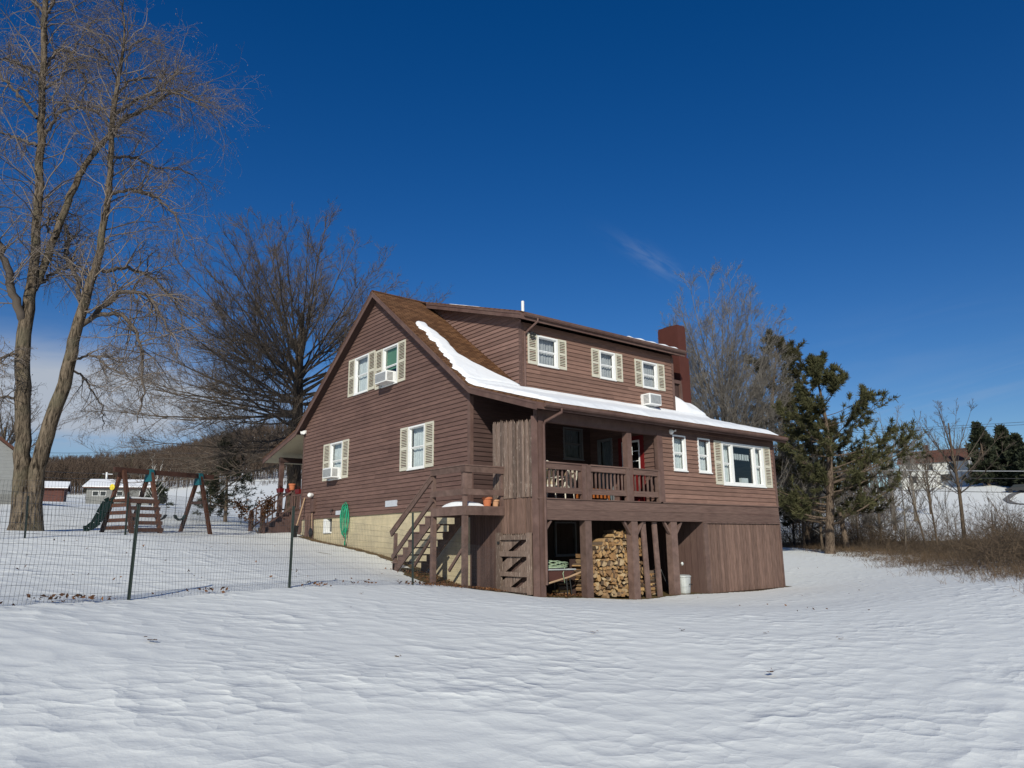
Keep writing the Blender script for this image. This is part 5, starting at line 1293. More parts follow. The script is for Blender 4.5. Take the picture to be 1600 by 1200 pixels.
# ================================================================= trees
def unit(v): return v/(np.linalg.norm(v, axis=-1, keepdims=True)+1e-12)
def grow(pos, dr, ln, r0, n, wig, trop=(0, 0, 0), tw=0.0, taper=.25, r=rng):
    """N branches grown at once -> points (N,n+1,3), radii (N,n+1)"""
    N_ = len(pos); P = np.empty((N_, n+1, 3)); P[:, 0] = pos; d = unit(dr)
    for i in range(n):
        d = unit(d+wig*r.normal(size=(N_, 3))+tw*np.asarray(trop))
        P[:, i+1] = P[:, i]+d*(ln/n)[:, None]
    R = r0[:, None]*np.linspace(1, taper, n+1)[None]
    return P, R
def shoot(P, R, m, t0, t1, ang, asd, lratio, ln, rratio, upb=0., r=rng, tip=.55):
    """m children on each branch"""
    N_, n, _ = P.shape
    t = r.uniform(t0, t1, size=(N_, m)); f = t*(n-1); i = np.minimum(f.astype(int), n-2); fr = (f-i)[..., None]
    I = np.arange(N_)[:, None]
    pos = P[I, i]*(1-fr)+P[I, i+1]*fr; d = unit(P[I, i+1]-P[I, i]); rad = R[I, i]
    rv = r.normal(size=(N_, m, 3)); perp = unit(rv-(rv*d).sum(-1, keepdims=True)*d)
    perp = unit(perp+np.array([0, 0, upb])); a = r.normal(ang, asd, size=(N_, m))[..., None]
    nd = unit(d*np.cos(a)+perp*np.sin(a))
    L_ = ln[:, None]*lratio*(1-tip*t)*r.uniform(.6, 1.25, size=(N_, m))
    return pos.reshape(-1, 3), nd.reshape(-1, 3), L_.ravel(), np.minimum(rad*rratio, rad*.9).ravel()
class Tree:
    def __init__(s): s.tr = []; s.cr = []
    def addt(s, P, R, k): s.tr.append(tubes(P, R, k))
    def addc(s, P, R, k, rv=None):
        v, q = tubes(P, R, k); s.cr.append((v, q, np.repeat(rng.uniform(0, 1, len(P)) if rv is None else rv, len(q)//len(P))))
    def raw(s, v, q, rv): s.cr.append((v, q, rv))
    def make(s, root, mt, mc, crown='crown', trunk='trunk'):
        def cat(L_):
            vs_, qs, b = [], [], 0
            for it in L_: vs_.append(it[0]); qs.append(it[1]+b); b += len(it[0])
            return np.concatenate(vs_), np.concatenate(qs)
        if s.tr:
            v, q = cat(s.tr); mesh_np(trunk, v, q, mt, root, smooth=True)
        if s.cr:
            v, q = cat(s.cr); mesh_np(crown, v, q, mc, root, rnd=np.concatenate([it[2] for it in s.cr]))
def resample(pts, rad, n):
    pts = np.array(pts, float); s = np.concatenate([[0], np.cumsum(np.linalg.norm(np.diff(pts, axis=0), axis=1))])
    # smooth catmull-like resample
    t = np.linspace(0, s[-1], n); out = np.stack([np.interp(t, s, pts[:, k]) for k in range(3)], -1)
    for _ in range(2): out[1:-1] = (out[:-2]+2*out[1:-1]+out[2:])/4
    return out, np.interp(t, s, rad), s[-1]
DEPTH = FW.copy(); DEPTH[2] = 0; DEPTH /= np.linalg.norm(DEPTH)

# ---- the double-stemmed locust on the left
def locust():
    T0 = 28.0; base = gp(46, 830); base = at(46, 832, T0); base[2] = h1(base[0], base[1])
    root = empty('locust_tree', base, 'tall twin-stemmed bare locust with furrowed bark beside the swing set', 'tree')
    stems = [  # (u,v,r px) , depth drift
        ([(37, 838, 30), (37, 822, 23), (36, 800, 18), (35, 760, 15), (35, 690, 12.6), (35, 600, 12.4), (36, 540, 12.2), (40, 500, 11.4), (48, 458, 9.5), (54, 412, 8), (58, 330, 7.4), (62, 262, 7), (66, 150, 6), (69, 75, 5.5), (70, 0, 5), (72, -90, 3.5), (75, -190, 1.5)], 0.),
        ([(52, 838, 18), (53, 815, 14), (54, 780, 13), (56, 737, 13), (66, 700, 12.8), (79, 662, 12.3), (101, 599, 11.5), (113, 550, 10.5), (127, 482, 9), (140, 450, 8), (150, 422, 7.3), (161, 356, 6), (172, 300, 5.4), (174, 225, 5), (176, 169, 4.8), (184, 124, 3.6), (195, 75, 2.4), (193, 22, 1.4), (192, -30, .8)], -1.2),
        ([(52, 452, 7), (60, 442, 6.8), (86, 367, 6.5), (109, 307, 6.2), (131, 259, 5.6), (165, 217, 5), (195, 184, 4.4), (232, 169, 3.2), (262, 148, 2.4), (292, 139, 1.7), (319, 165, 1.2), (352, 200, .8)], 1.2)]
    limbs = [
        ([(38, 512, 8), (28, 480, 7.5), (14, 430, 6.5), (0, 385, 5.5), (-20, 330, 4), (-45, 290, 2)], -.8),
        ([(127, 470, 5), (120, 430, 4.6), (101, 400, 4), (109, 372, 3), (96, 345, 1.5)], 1.5),
        ([(127, 508, 5.5), (161, 479, 5), (180, 462, 4.6), (199, 454, 4), (225, 456, 3.2), (240, 475, 2.6), (262, 508, 1.8), (270, 545, 1)], -1.5),
        ([(127, 505, 5), (155, 493, 4.4), (180, 488, 4), (210, 505, 3.3), (221, 542, 2.7), (225, 587, 2.1), (224, 625, 1.4), (215, 660, .8)], -2.),
        ([(161, 424, 4), (185, 419, 3.5), (210, 420, 3.2), (244, 439, 2.6), (275, 470, 1.8), (290, 520, 1)], 1.6),
        ([(58, 185, 3.6), (40, 160, 3), (22, 139, 2.6), (0, 116, 2), (-25, 100, 1)], .8),
        ([(62, 118, 3), (45, 106, 2.6), (22, 97, 2), (-5, 90, 1.2)], -1.),
        ([(57, 228, 3), (40, 220, 2.6), (22, 214, 2.2), (0, 206, 1.6), (-30, 195, .9)], 1.),
        ([(70, 213, 3.6), (82, 190, 3.2), (94, 174, 3), (118, 169, 2.6), (142, 171, 2.2), (165, 188, 1.6), (185, 215, .9)], -1.4),
        ([(72, 108, 3.4), (90, 78, 3), (109, 79, 2.6), (127, 116, 2), (157, 146, 1.2)], 1.2),
        ([(172, 303, 3.6), (190, 297, 3), (210, 296, 2.8), (240, 304, 2.4), (270, 330, 1.7), (292, 378, .9)], -1.3),
        ([(174, 248, 3.2), (192, 244, 2.8), (210, 247, 2.5), (240, 262, 2), (285, 264, 1.1), (318, 290, .7)], 1.1),
        ([(176, 180, 3.6), (200, 163, 3.2), (225, 150, 2.8), (255, 139, 2.2), (290, 150, 1.6), (330, 175, .9)], -1.6),
        ([(178, 150, 2.6), (205, 125, 2.2), (235, 121, 1.8), (265, 118, 1.3), (305, 112, .8)], .8),
        ([(37, 562, 3.4), (22, 552, 2.8), (0, 561, 2.2), (-20, 590, 1.2)], -.5), ([(36, 632, 3), (23, 622, 2.6), (0, 619, 2), (-25, 640, 1)], .5),
        ([(118, 561, 2.6), (146, 554, 2.2), (176, 578, 1.7), (199, 586, 1)], -.9), ([(112, 580, 2.4), (132, 590, 2), (142, 610, 1.6), (160, 632, 1.2), (161, 672, .7)], .9),
        ([(70, 30, 3), (90, -10, 2.4), (120, -30, 1.8), (160, -40, 1)], -.8), ([(68, 20, 3), (45, -10, 2.4), (20, -40, 1.6)], .8),
        ([(60, 445, 3), (85, 425, 2.4), (120, 415, 1.8), (150, 432, 1)], 2.), ([(86, 372, 3), (70, 350, 2.2), (95, 330, 1.6), (128, 340, .9)], 2.),
        ([(195, 78, 1.8), (225, 60, 1.4), (255, 70, .9)], 1.), ([(184, 124, 2), (165, 90, 1.5), (140, 70, 1)], -1.), ([(66, 140, 3), (95, 125, 2), (125, 60, 1.4), (150, 30, .9)], .5)]
    T = Tree(); par = []
    def line(pts, drift):
        n = len(pts); out = []
        for i, (u, v, r) in enumerate(pts):
            out.append(at(u, v, T0+drift*(i/(n-1))**1.2*1.6))
        rad = [r*T0/FPX*.72 for *_, r in pts]
        return out, rad
    for pts, drift in stems:
        p, r = line(pts, drift); P, R, ln = resample(p, r, 56); P[1:-1] += rng.normal(scale=.018, size=(54, 3))
        T.addt(P[None], R[None], 14); par.append((P[14:], R[14:], ln*.7))
    for pts, drift in limbs:
        p, r = line(pts, drift); P, R, ln = resample(p, r, 26); P[1:-1] += rng.normal(scale=.03, size=(24, 3))
        T.addc(P[None], R[None], 8, np.array([.12])); par.append((P, R, ln))
    for P, R, ln in par:
        P = P[None]; R = R[None]; l = np.array([ln]); big = ln > 6
        m = int(12+ln*4.8)
        c = shoot(P, R, m, .15, 1., .95, .3, 1., np.array([min(2.6, .9+ln*.17)]), .45, .35, tip=.25)
        c = (c[0], c[1], c[2], np.clip(c[3], .007, .024))
        P1, R1 = grow(*c, 7, .2, (0, 0, -1), .02, .35); T.addc(P1, R1, 4)
        c2 = shoot(P1, R1, 5, .15, 1., .8, .3, .62, c[2], .55, .1, tip=.3); c2 = (*c2[:3], np.clip(c2[3], .004, .011))
        P2, R2_ = grow(*c2, 6, .2, (0, 0, -1), .06, .5); T.addc(P2, R2_, 3)
        c3 = shoot(P2, R2_, 4, .2, 1., .7, .3, .62, c2[2], .6, 0, tip=.3); c3 = (*c3[:3], np.clip(c3[3], .003, .005))
        P3, R3 = grow(*c3, 4, .2, (0, 0, -1), .13, .6); T.addc(P3, R3, 3)
        # small hanging pods at the twig ends
        e = P3[rng.random(len(P3)) < .6][:, -1]; k = len(e)
        if k:
            h_ = rng.uniform(.03, .075, k)[:, None]; d = unit(rng.normal(size=(k, 3)))*.014
            z = np.array([[0, 0, -1.]])
            v = np.stack([e, e+z*h_*.5+d, e+z*h_, e+z*h_*.5-d], 1).reshape(-1, 3); q = np.arange(4*k).reshape(-1, 4); T.raw(v, q, rng.uniform(.3, .9, k))
    for o in (T.tr, T.cr):
        for i, it in enumerate(o): o[i] = (it[0]-base,)+tuple(it[1:])
    T.make(root, M['bark_locust'], M['twig_locust'])
locust()

def dome_tree(base, zc, rx, top, trunk_r, label, name='bare_tree', mt='bark_oak', mc='twig_oak', nl=40, start=(2., 8.), phi=(-.15, 1.5), counts=(12, 7, 4), seed=1, group=None, tw=1., lean=(0, 0), droop=0., limb=.36, cz=.38):
    """a leafless tree whose limbs end on a rounded crown; built as trunk, limbs, branches, twigs"""
    r = np.random.default_rng(seed); T = Tree(); root = empty(name, base, label, 'tree', group)
    zt = start[1]*1.25; n0 = 14; zz = np.linspace(-.3, zt, n0); P = np.stack([lean[0]*zz+.04*np.sin(zz*1.3+seed), lean[1]*zz+.04*np.cos(zz*1.1), zz], -1)
    R = trunk_r*np.interp(zz/zt, [0, .06, .3, .8, 1], [1.35, 1.05, .9, .55, .3]); T.addt(P[None], R[None], 10)
    sp = np.sort(r.uniform(math.sin(phi[0]), math.sin(phi[1]), nl)); ph = np.arcsin(sp); az = np.arange(nl)*2.39996+r.normal(0, .35, nl)
    k = r.uniform(.93, 1.02, nl); E = np.stack([rx*np.cos(ph)*np.cos(az)*k+lean[0]*top, rx*np.cos(ph)*np.sin(az)*k+lean[1]*top, zc+(top-zc)*np.sin(ph)*k], -1)
    s0 = np.clip(start[0]+(start[1]-start[0])*np.clip((ph-phi[0])/(phi[1]-phi[0]), 0, 1)**.7+r.normal(0, .04*start[1], nl), start[0]*.9, zt*.97)
    S = np.stack([np.interp(s0, zz, P[:, 0]), np.interp(s0, zz, P[:, 1]), s0], -1)
    Cc = S+(E-S)*np.array([.5, .5, cz])+np.array([0, 0, 1])*(-droop*(ph < .3)[:, None]*rx*.1); t = np.linspace(0, 1, 15)[None, :, None]
    Q = S[:, None]*(1-t)**2+2*Cc[:, None]*t*(1-t)+E[:, None]*t**2; ln = np.linalg.norm(E-S, axis=1)
    wob = np.cumsum(r.normal(0, .012, size=Q.shape), axis=1)*ln[:, None, None]*.24; Q = Q+wob
    R1 = (trunk_r*limb*(ln/ln.max())**.8)[:, None]*np.linspace(1, .14, 15)[None]*r.uniform(.75, 1.15, (nl, 1)); T.addc(Q, R1, 6, r.uniform(.05, .5, nl))
    c = shoot(Q, R1, counts[0], .25, 1., .62, .17, .33, ln, .55, .12, r, tip=.55); P2, R2_ = grow(c[0], c[1], c[2], np.clip(c[3], .010*tw, .05), 8, .09, (0, 0, 1), .035, .28, r); T.addc(P2, R2_, 4)
    c2 = shoot(P2, R2_, counts[1], .15, 1., .55, .18, .48, c[2], .55, .15, r, tip=.45); P3, R3 = grow(c2[0], c2[1], c2[2], np.clip(c2[3], .0065*tw, .018*tw), 5, .11, (0, 0, 1), .03, .45, r); T.addc(P3, R3, 3)
    if counts[2]:
        c3 = shoot(P3, R3, counts[2], .2, 1., .55, .2, .6, c2[2], .6, .1, r, tip=.3); P4, R4 = grow(c3[0], c3[1], c3[2], np.clip(c3[3], .0045*tw, .008*tw), 3, .12, (0, 0, 1), .04, .6, r); T.addc(P4, R4, 3)
    T.make(root, M[mt], M[mc]); return root
def on(u, v, t):
    p = at(u, v, t); p[2] = h1(p[0], p[1]); return p
dome_tree(on(457, 780, 45), 6.6, 10.6, 18.9, .42, 'large round-crowned bare oak behind the back porch', 'oak_tree', 'bark_oak', 'twig_oak', 96, (4.3, 10.5), (-.32, 1.3), (18, 9, 5), 5, tw=1.1, droop=.5, limb=.2, cz=.46)
dome_tree(on(1143, 830, 50), 8.5, 4.5, 19.0, .26, 'tall pale bare tree with many upright limbs behind the chimney', 'maple_tree', 'bark_pale', 'twig_grey', 72, (1.6, 9.0), (-.1, 1.34), (16, 9, 5), 8, tw=1.15, limb=.28, cz=.46)
dome_tree(on(1185, 800, 47), 3.2, 2.6, 9.5, .1, 'shorter leaning bare tree in front of the dark pine behind the house', 'bare_tree', 'bark_pale', 'twig_grey', 14, (1, 4.), (.2, 1.5), (8, 6, 3), 12, lean=(.12, -.12))
dome_tree(on(-6, 770, 75), 4.5, 4.2, 10.5, .24, 'bare tree at the gable of the grey neighbouring house', 'bare_tree', 'bark_oak', 'twig_oak', 26, (2, 5), (-.2, 1.5), (9, 6, 3), 14, tw=1.5)
dome_tree(on(1506, 828, 46), 5.0, 2.7, 8.4, .1, 'slender bare tree standing before the white house on the hill', 'bare_tree', 'bark_oak', 'twig_oak', 20, (2.6, 5.6), (-.1, 1.5), (7, 5, 2), 21)
labs = ['bare sapling clump beside the pine, nearest to the pine boughs', 'thin forked bare tree in the brush beside the slender one', 'dark slanting bare tree among the roadside brush', 'dense grey bare tree behind the red pine', 'grey bare tree beyond the pine with a fine twiggy crown', 'low bare tree before the white house chimney', 'pale thin sapling at the edge of the road', 'small bare tree over the tangled brush']
for i, (u, v, t, zc_, rx, tp, tr, st, mtl, cn, tw_, ln_) in enumerate([(1412, 815, 50, 3.2, 1.7, 6.6, .05, (.6, 3.), 'bark_pale', (6, 5, 2), 1., (.05, 0)), (1462, 815, 46, 3.4, 1.4, 6.0, .055, (1.2, 3.5), 'bark_oak', (6, 5, 2), 1., (-.06, .05)), (1446, 820, 44, 2.6, 1.2, 4.8, .05, (1.4, 3), 'bark_oak', (6, 4, 2), 1., (-.2, .1)),
      (1395, 790, 95, 6, 4.4, 14.5, .2, (2.5, 8), 'bark_pale', (9, 6, 3), 1.6, (0, 0)), (1428, 780, 110, 6, 4.2, 13.5, .2, (2.5, 8), 'bark_pale', (9, 6, 3), 1.8, (0, 0)), (1452, 775, 122, 5.5, 4, 12.5, .18, (2.5, 7), 'bark_oak', (8, 6, 3), 1.8, (0, 0)), (1480, 820, 50, 2.4, .8, 4.4, .03, (1, 2.6), 'bark_pale', (5, 4, 0), 1., (0, 0)), (1548, 815, 44, 1.8, 1.4, 3.6, .04, (.6, 1.8), 'bark_oak', (6, 5, 2), 1., (.1, 0))]):
    dome_tree(on(u, v, t), zc_, rx, tp, tr, labs[i], 'bare_tree', mtl, 'twig_grey' if i in (0, 3, 4, 6) else 'twig_oak', 26 if t > 90 else 9, st, (.0, 1.5), cn, 30+i, tw=tw_, lean=ln_)
for i, (u, t, hgt) in enumerate([(1270, 62, 6), (1340, 60, 5.5), (1240, 58, 7), (1375, 58, 5), (1255, 54, 8.5), (1283, 50, 7.2)]):
    dome_tree(on(u, 830, t), hgt*.45, 2.4, hgt, .08, ['grey bare scrub tree behind the red pine trunk', 'thin bare scrub tree right beside the leaning pine branch', 'bare scrub tree between the house corner and the pine', 'bare scrub tree past the outermost pine bough', 'taller bare scrub tree just past the house eave', 'twiggy bare scrub tree close beside the red pine trunk'][i], 'bare_tree', 'bark_oak', 'twig_grey', 22, (.8, hgt*.5), (-.1, 1.4), (10, 7, 3), 60+i, tw=1.3)
dome_tree(on(237, 800, 75), 2.5, 1.5, 5.0, .06, 'small white-barked birch behind the swing set', 'birch_tree', 'bark_birch', 'bark_birch', 10, (.5, 2.5), (.1, 1.5), (5, 3, 0), 44, tw=1.3)

# ---- conifers: boughs carrying tufts of needles
def tufts(pos, dr, size, per, r, flat=.6, wid=.022):
    """bunches of thin needle blades round each position"""
    n = len(pos); d = unit(dr[:, None, :]+r.normal(scale=.75, size=(n, per, 3))); L_ = size[:, None]*r.uniform(.6, 1.15, size=(n, per))
    side = unit(np.cross(d, r.normal(size=(n, per, 3)))); p = pos[:, None, :]+r.normal(scale=.12, size=(n, per, 3))*size[:, None, None]
    w_ = wid*L_[..., None]/.3
    a = p-side*w_; b_ = p+side*w_; c = p+d*L_[..., None]+side*w_*.5; e = p+d*L_[..., None]-side*w_*.5
    v = np.stack([a, b_, c, e], 2).reshape(-1, 3); q = np.arange(len(v)).reshape(-1, 4)
    return v, q, np.clip(np.repeat(r.uniform(0, 1, n), per)*.7+r.uniform(0, .3, n*per), 0, 1)
def conifer(base, height, shape, trunk_r, label, name, whorls, per_w, tuft_n, needle, seed, mt='bark_pine', tip_up=.25, dens=1., nsize=.32, per=12, lean=(0, 0), asym=None, sub=4, droop=0., group=None, wid=.022):
    r = np.random.default_rng(seed); root = empty(name, base, label, 'tree', group); T = Tree()
    P, R = grow(np.zeros((1, 3)), np.array([[lean[0], lean[1], 1.]]), np.array([height*.97]), np.array([trunk_r]), 24, .03, (0, 0, 1), .05, .07, r); P[:, 0, 2] -= .3; R[0, 0] *= 1.3
    T.addt(P, R, 10)
    t = np.repeat(np.linspace(shape[0][0], .985, whorls), per_w)+r.normal(0, .012, whorls*per_w); t = np.clip(t, .02, .99)
    N_ = len(t); f = t*23; i = f.astype(int); fr = (f-i)[:, None]; pos = P[0, i]*(1-fr)+P[0, i+1]*fr
    az = r.uniform(0, 2*PI, N_); ln = np.interp(t, [s[0] for s in shape], [s[1] for s in shape])*r.uniform(.6, 1.12, N_)
    if asym: ln *= 1+asym[1]*np.cos(az-asym[0])
    el = np.interp(t, [0, .5, 1], [-.12-droop, .08-droop, .75])+r.normal(0, .1, N_)
    d = np.stack([np.cos(az)*np.cos(el), np.sin(az)*np.cos(el), np.sin(el)], -1)
    P1, R1 = grow(pos, d, ln, np.clip(trunk_r*.3*(1-t), .02, .08), 9, .05, (0, 0, 1), tip_up*.25, .3, r)
    k = len(P1); v, q = tubes(P1, R1, 5); T.tr.append((v, q))
    c = shoot(P1, R1, sub, .3, 1., .75, .2, .36, ln, .5, .05, r, tip=.5)
    P2, R2_ = grow(c[0], c[1], c[2], np.clip(c[3], .008, .03), 4, .08, (0, 0, 1), tip_up*.4, .4, r); T.tr.append(tubes(P2, R2_, 3))
    ps, ds, ss = [], [], []
    for P_, cnt, lo in ((P1, tuft_n, .45), (P2, max(2, tuft_n//2), .2)):
        n = len(P_); m = P_.shape[1]; tt = r.uniform(lo, 1., size=(n, cnt)); tt[:, 0] = 1; f = tt*(m-1); ii = np.minimum(f.astype(int), m-2); fr = (f-ii)[..., None]; I = np.arange(n)[:, None]
        ps.append((P_[I, ii]*(1-fr)+P_[I, ii+1]*fr).reshape(-1, 3)); ds.append(unit(P_[I, ii+1]-P_[I, ii]).reshape(-1, 3)+np.array([0, 0, .25])); ss.append(np.full(n*cnt, nsize)*r.uniform(.7, 1.2, n*cnt))
    ps = np.concatenate(ps); keep = r.random(len(ps)) < dens
    v, q, rv = tufts(ps[keep], np.concatenate(ds)[keep], np.concatenate(ss)[keep], per, r, wid=wid); T.raw(v, q, rv)
    T.make(root, M[mt], M[needle]); return root
conifer(on(1297, 865, 45), 11.6, [(.16, 4.0), (.3, 5.2), (.5, 4.6), (.7, 3.2), (.85, 1.9), (1, .6)], .27, 'red pine with forked grey trunk and long boughs at the lawn edge', 'pine_tree', 13, 5, 13, 'needle_olive', 3, nsize=.26, per=16, asym=(math.atan2(right[1], right[0]), .3), sub=7, dens=.88)
conifer(on(1203, 820, 56), 16.2, [(.2, 4.2), (.4, 4.8), (.6, 4.0), (.8, 2.7), (.93, 1.6), (1, .6)], .34, 'taller dark pine beyond the red pine, behind the bare tree', 'pine_tree', 16, 5, 12, 'needle', 4, nsize=.3, per=14, sub=6, dens=.95)
conifer(on(1262, 846, 58), 12.0, [(.15, 4.0), (.5, 3.6), (.8, 2.2), (1, .5)], .25, 'middle pine filling the gap between the dark pine and the red pine', 'pine_tree', 12, 5, 10, 'needle', 16, nsize=.3, per=14, sub=5, dens=.7)
conifer(on(1322, 846, 51), 8.5, [(.3, 2.6), (.5, 3.2), (.8, 2.0), (1, .5)], .2, 'shorter dark-trunked pine close behind the red pine', 'pine_tree', 9, 5, 11, 'needle', 6, nsize=.27, per=14, sub=5)
sp_shape = [(.12, 2.2), (.3, 1.9), (.6, 1.1), (.85, .5), (1, .1)]
conifer(on(352, 812, 48), 5.4, [(.2, 1.9), (.4, 1.6), (.7, .9), (1, .15)], .12, 'small open spruce standing behind the swing set', 'spruce_tree', 14, 6, 5, 'spruce', 9, nsize=.24, per=10, droop=.2, sub=4, dens=.6)
conifer(on(328, 806, 62), 3.6, [(.1, 1.5), (.5, 1.0), (1, .1)], .08, 'lower spruce beside the small open spruce', 'spruce_tree', 9, 6, 4, 'spruce', 10, nsize=.28, per=10, droop=.1, sub=3)
for i, (u, t, hg, sd, lb) in enumerate([(1545, 172, 12.8, 3.4, 'tall dark spruce on the hilltop next to the white house'), (1577, 176, 11.8, 3.3, 'second dark spruce on the hilltop, past the tallest one'), (1598, 170, 10, 3.2, 'dark spruce on the hilltop at the edge of view'), (1560, 190, 9, 2.6, 'dark spruce half hidden between the two tall hilltop spruces'), (1618, 165, 9, 3., 'dark spruce beyond the hilltop driveway')]):
    conifer(on(u, 757, t), hg, [(.08, sd), (.3, sd*.9), (.6, sd*.55), (.85, sd*.25), (1, .1)], .3, lb, 'spruce_tree', 16, 7, 5, 'spruce', 70+i, nsize=.9, per=8, droop=.1, sub=3, wid=.05)
conifer(on(245, 786, 110), 3.4, [(.1, 1.6), (.5, 1.1), (1, .1)], .1, 'small dark evergreen beside the grey barn', 'spruce_tree', 9, 6, 4, 'spruce', 80, nsize=.4, per=9, sub=3, wid=.05)

# ---- far forested hill: reads as one mass
def forest(name, regions, seed, mat, label, conif=False):
    r = np.random.default_rng(seed); xs, ys, hs = [], [], []
    for (u0, u1, t0, t1, n, h0, h1_) in regions:
        u = r.uniform(u0, u1, n); t = np.sqrt(r.uniform(t0*t0, t1*t1, n))
        p = np.array([at(a, 780, b) for a, b in zip(u, t)]); xs.append(p[:, 0]); ys.append(p[:, 1]); hs.append(r.uniform(h0, h1_, n))
    x, y, h_ = map(np.concatenate, (xs, ys, hs)); n = len(x); z = H(x, y)
    B = np.stack([x, y, z-.5], -1)
    if conif:
        V, Q, RV = [], [], []
        for lev in range(5):
            f0, f1 = .12+.17*lev, .12+.17*lev+.3; k = 6; a = 2*PI*np.arange(k)/k
            rr = (h_*.2*(1-lev*.19))[:, None]*r.uniform(.7, 1.2, size=(n, k)); base = B[:, None, :]+np.stack([rr*np.cos(a), rr*np.sin(a), np.broadcast_to((h_*f0)[:, None], rr.shape)], -1); tip = B+np.array([0, 0, 1])*(h_*min(1, f1))[:, None]
            allv = np.concatenate([base, tip[:, None]], 1).reshape(-1, 3); o = (np.arange(n)*(k+1))[:, None]; j = np.arange(k)[None]
            q = np.stack([o+j, o+(j+1) % k, np.broadcast_to(o+k, (n, k)), np.broadcast_to(o+k, (n, k))], -1).reshape(-1, 4)
            V.append(allv); Q.append(q[:, :3]+sum(len(v) for v in V[:-1])); RV.append(np.repeat(r.uniform(0, 1, n), k))
        o = mesh_np(name, np.concatenate(V), None, mat, tris=np.concatenate(Q), rnd=np.concatenate(RV))
    else:
        P, R = grow(B, np.tile([0, 0, 1.], (n, 1)), h_, h_*.008+.02, 4, .03, (0, 0, 1), .05, .25, r)
        v0, q0 = tubes(P, R, 3); rv = [np.repeat(r.uniform(0, .9, n), len(q0)//n)]
        c = shoot(P, R, 13, .25, 1., .5, .15, .34, h_, .6, .2, r, tip=.55); c = (*c[:3], np.repeat(h_, 13)*.005+.012)
        P1, R1 = grow(*c, 2, .1, (0, 0, 1), .1, .35, r); v1, q1 = tubes(P1, R1, 3); rv.append(np.repeat(r.uniform(0, 1, len(P1)), len(q1)//len(P1)))
        c2 = shoot(P1, R1, 3, .3, 1., .5, .15, .5, c[2], .6, .1, r); c2 = (*c2[:3], np.repeat(c[3], 3)*.6)
        P2, R2_ = grow(*c2, 1, .1, (0, 0, 1), .1, .5, r); v2, q2 = tubes(P2, R2_, 3); rv.append(np.repeat(r.uniform(0, 1, len(P2)), len(q2)//len(P2)))
        o = mesh_np(name, np.concatenate([v0, v1, v2]), np.concatenate([q0, q1+len(v0), q2+len(v0)+len(v1)]), mat, rnd=np.concatenate(rv))
    return tag(o, label, 'forest', kind='stuff')
forest('bare_forest', [(40, 520, 262, 300, 900, 7, 11), (-60, 540, 300, 460, 2000, 8, 12), (-80, 560, 460, 760, 4200, 8, 13), (380, 520, 300, 500, 300, 7, 12)], 91, M['forest'], 'bare brown woodland covering the hill behind the barns')
forest('evergreen_woods', [(180, 245, 560, 720, 90, 8, 13), (60, 520, 480, 700, 50, 7, 11), (180, 215, 400, 470, 40, 8, 12), (130, 170, 262, 300, 14, 5, 8)], 92, M['spruce'], 'dark evergreens mixed into the hilltop woodland', conif=True)
forest('hedgerow', [(1230, 1395, 85, 130, 90, 3, 8), (1180, 1400, 130, 230, 150, 6, 11), (1500, 1660, 190, 240, 60, 7, 11)], 93, M['forest'], 'bare hedgerow trees below and beside the hill field')
forest('thicket', [(130, 200, 150, 175, 40, 1.5, 3), (380, 480, 225, 240, 120, 1, 2.2)], 94, M['forest'], 'low brown thicket along the far field by the red shed')

# ---- brush along the road and the lawn's edge
def brush(name, centres, seed, mat, label, n_each, hgt, spread):
    r = np.random.default_rng(seed); C_ = np.array(centres, float); n = len(C_)*n_each
    pos = np.repeat(C_, n_each, 0)[:, :2]+r.normal(scale=spread, size=(n, 2)); es = edge_side(pos[:, 0], pos[:, 1]); keep = es > .1+r.uniform(-.3, .6, n); pos = pos[keep]; n = len(pos)
    hh = np.repeat(C_[:, 2], n_each)[keep]*r.uniform(.35, 1.1, n)
    B = np.stack([pos[:, 0], pos[:, 1], H(pos[:, 0], pos[:, 1])-.05], -1); d = np.stack([r.normal(0, .55, n), r.normal(0, .55, n), np.ones(n)], -1)
    P, R = grow(B, d, hh, .004+.004*hh*r.uniform(.6, 1.5, n), 6, .16, (0, 0, -1), .04, .35, r)
    v0, q0 = tubes(P, R, 3); c = shoot(P, R, 6, .15, 1., .65, .25, .5, hh, .6, .1, r, tip=.3); c = (*c[:3], np.clip(c[3], .003, .008)); P1, R1 = grow(*c, 4, .2, (0, 0, -1), .05, .5, r); v1, q1 = tubes(P1, R1, 3)
    c2 = shoot(P1, R1, 2, .2, 1., .6, .25, .5, c[2], .7, 0, r); c2 = (*c2[:3], np.full(len(c2[3]), .0035)); P2, R2_ = grow(*c2, 2, .2, (0, 0, 0), 0, .6, r); v2, q2 = tubes(P2, R2_, 3)
    rv = np.concatenate([np.repeat(r.uniform(0, 1, len(p)), len(q)//len(p)) for p, q in ((P, q0), (P1, q1), (P2, q2))])
    o = mesh_np(name, np.concatenate([v0, v1, v2]), np.concatenate([q0, q1+len(v0), q2+len(v0)+len(v1)]), mat, rnd=rv)
    return tag(o, label, 'brush', kind='stuff')
cs = []
r_ = random.Random(5)
for k in range(60):
    f = k/59; i = np.interp(f, [0, 1], [.1, 6.4]); a = EDGE[int(i)]+(EDGE[int(i)+1]-EDGE[int(i)])*(i-int(i)); b = EDGE[int(i)+1]-EDGE[int(i)]; nrm = np.array([-b[1], b[0]])/np.linalg.norm(b)
    if edge_side(np.array([a[0]+nrm[0]]), np.array([a[1]+nrm[1]]))[0] < 0: nrm = -nrm
    for q in range(4):
        dd = r_.uniform(.6, 1.5)+q*r_.uniform(1.0, 2.3); hgt = (.36+.22*q)*r_.uniform(.6, 1.2)*(1.3 if f > .6 else 1.0)
        cs.append((a[0]+nrm[0]*dd, a[1]+nrm[1]*dd, hgt))
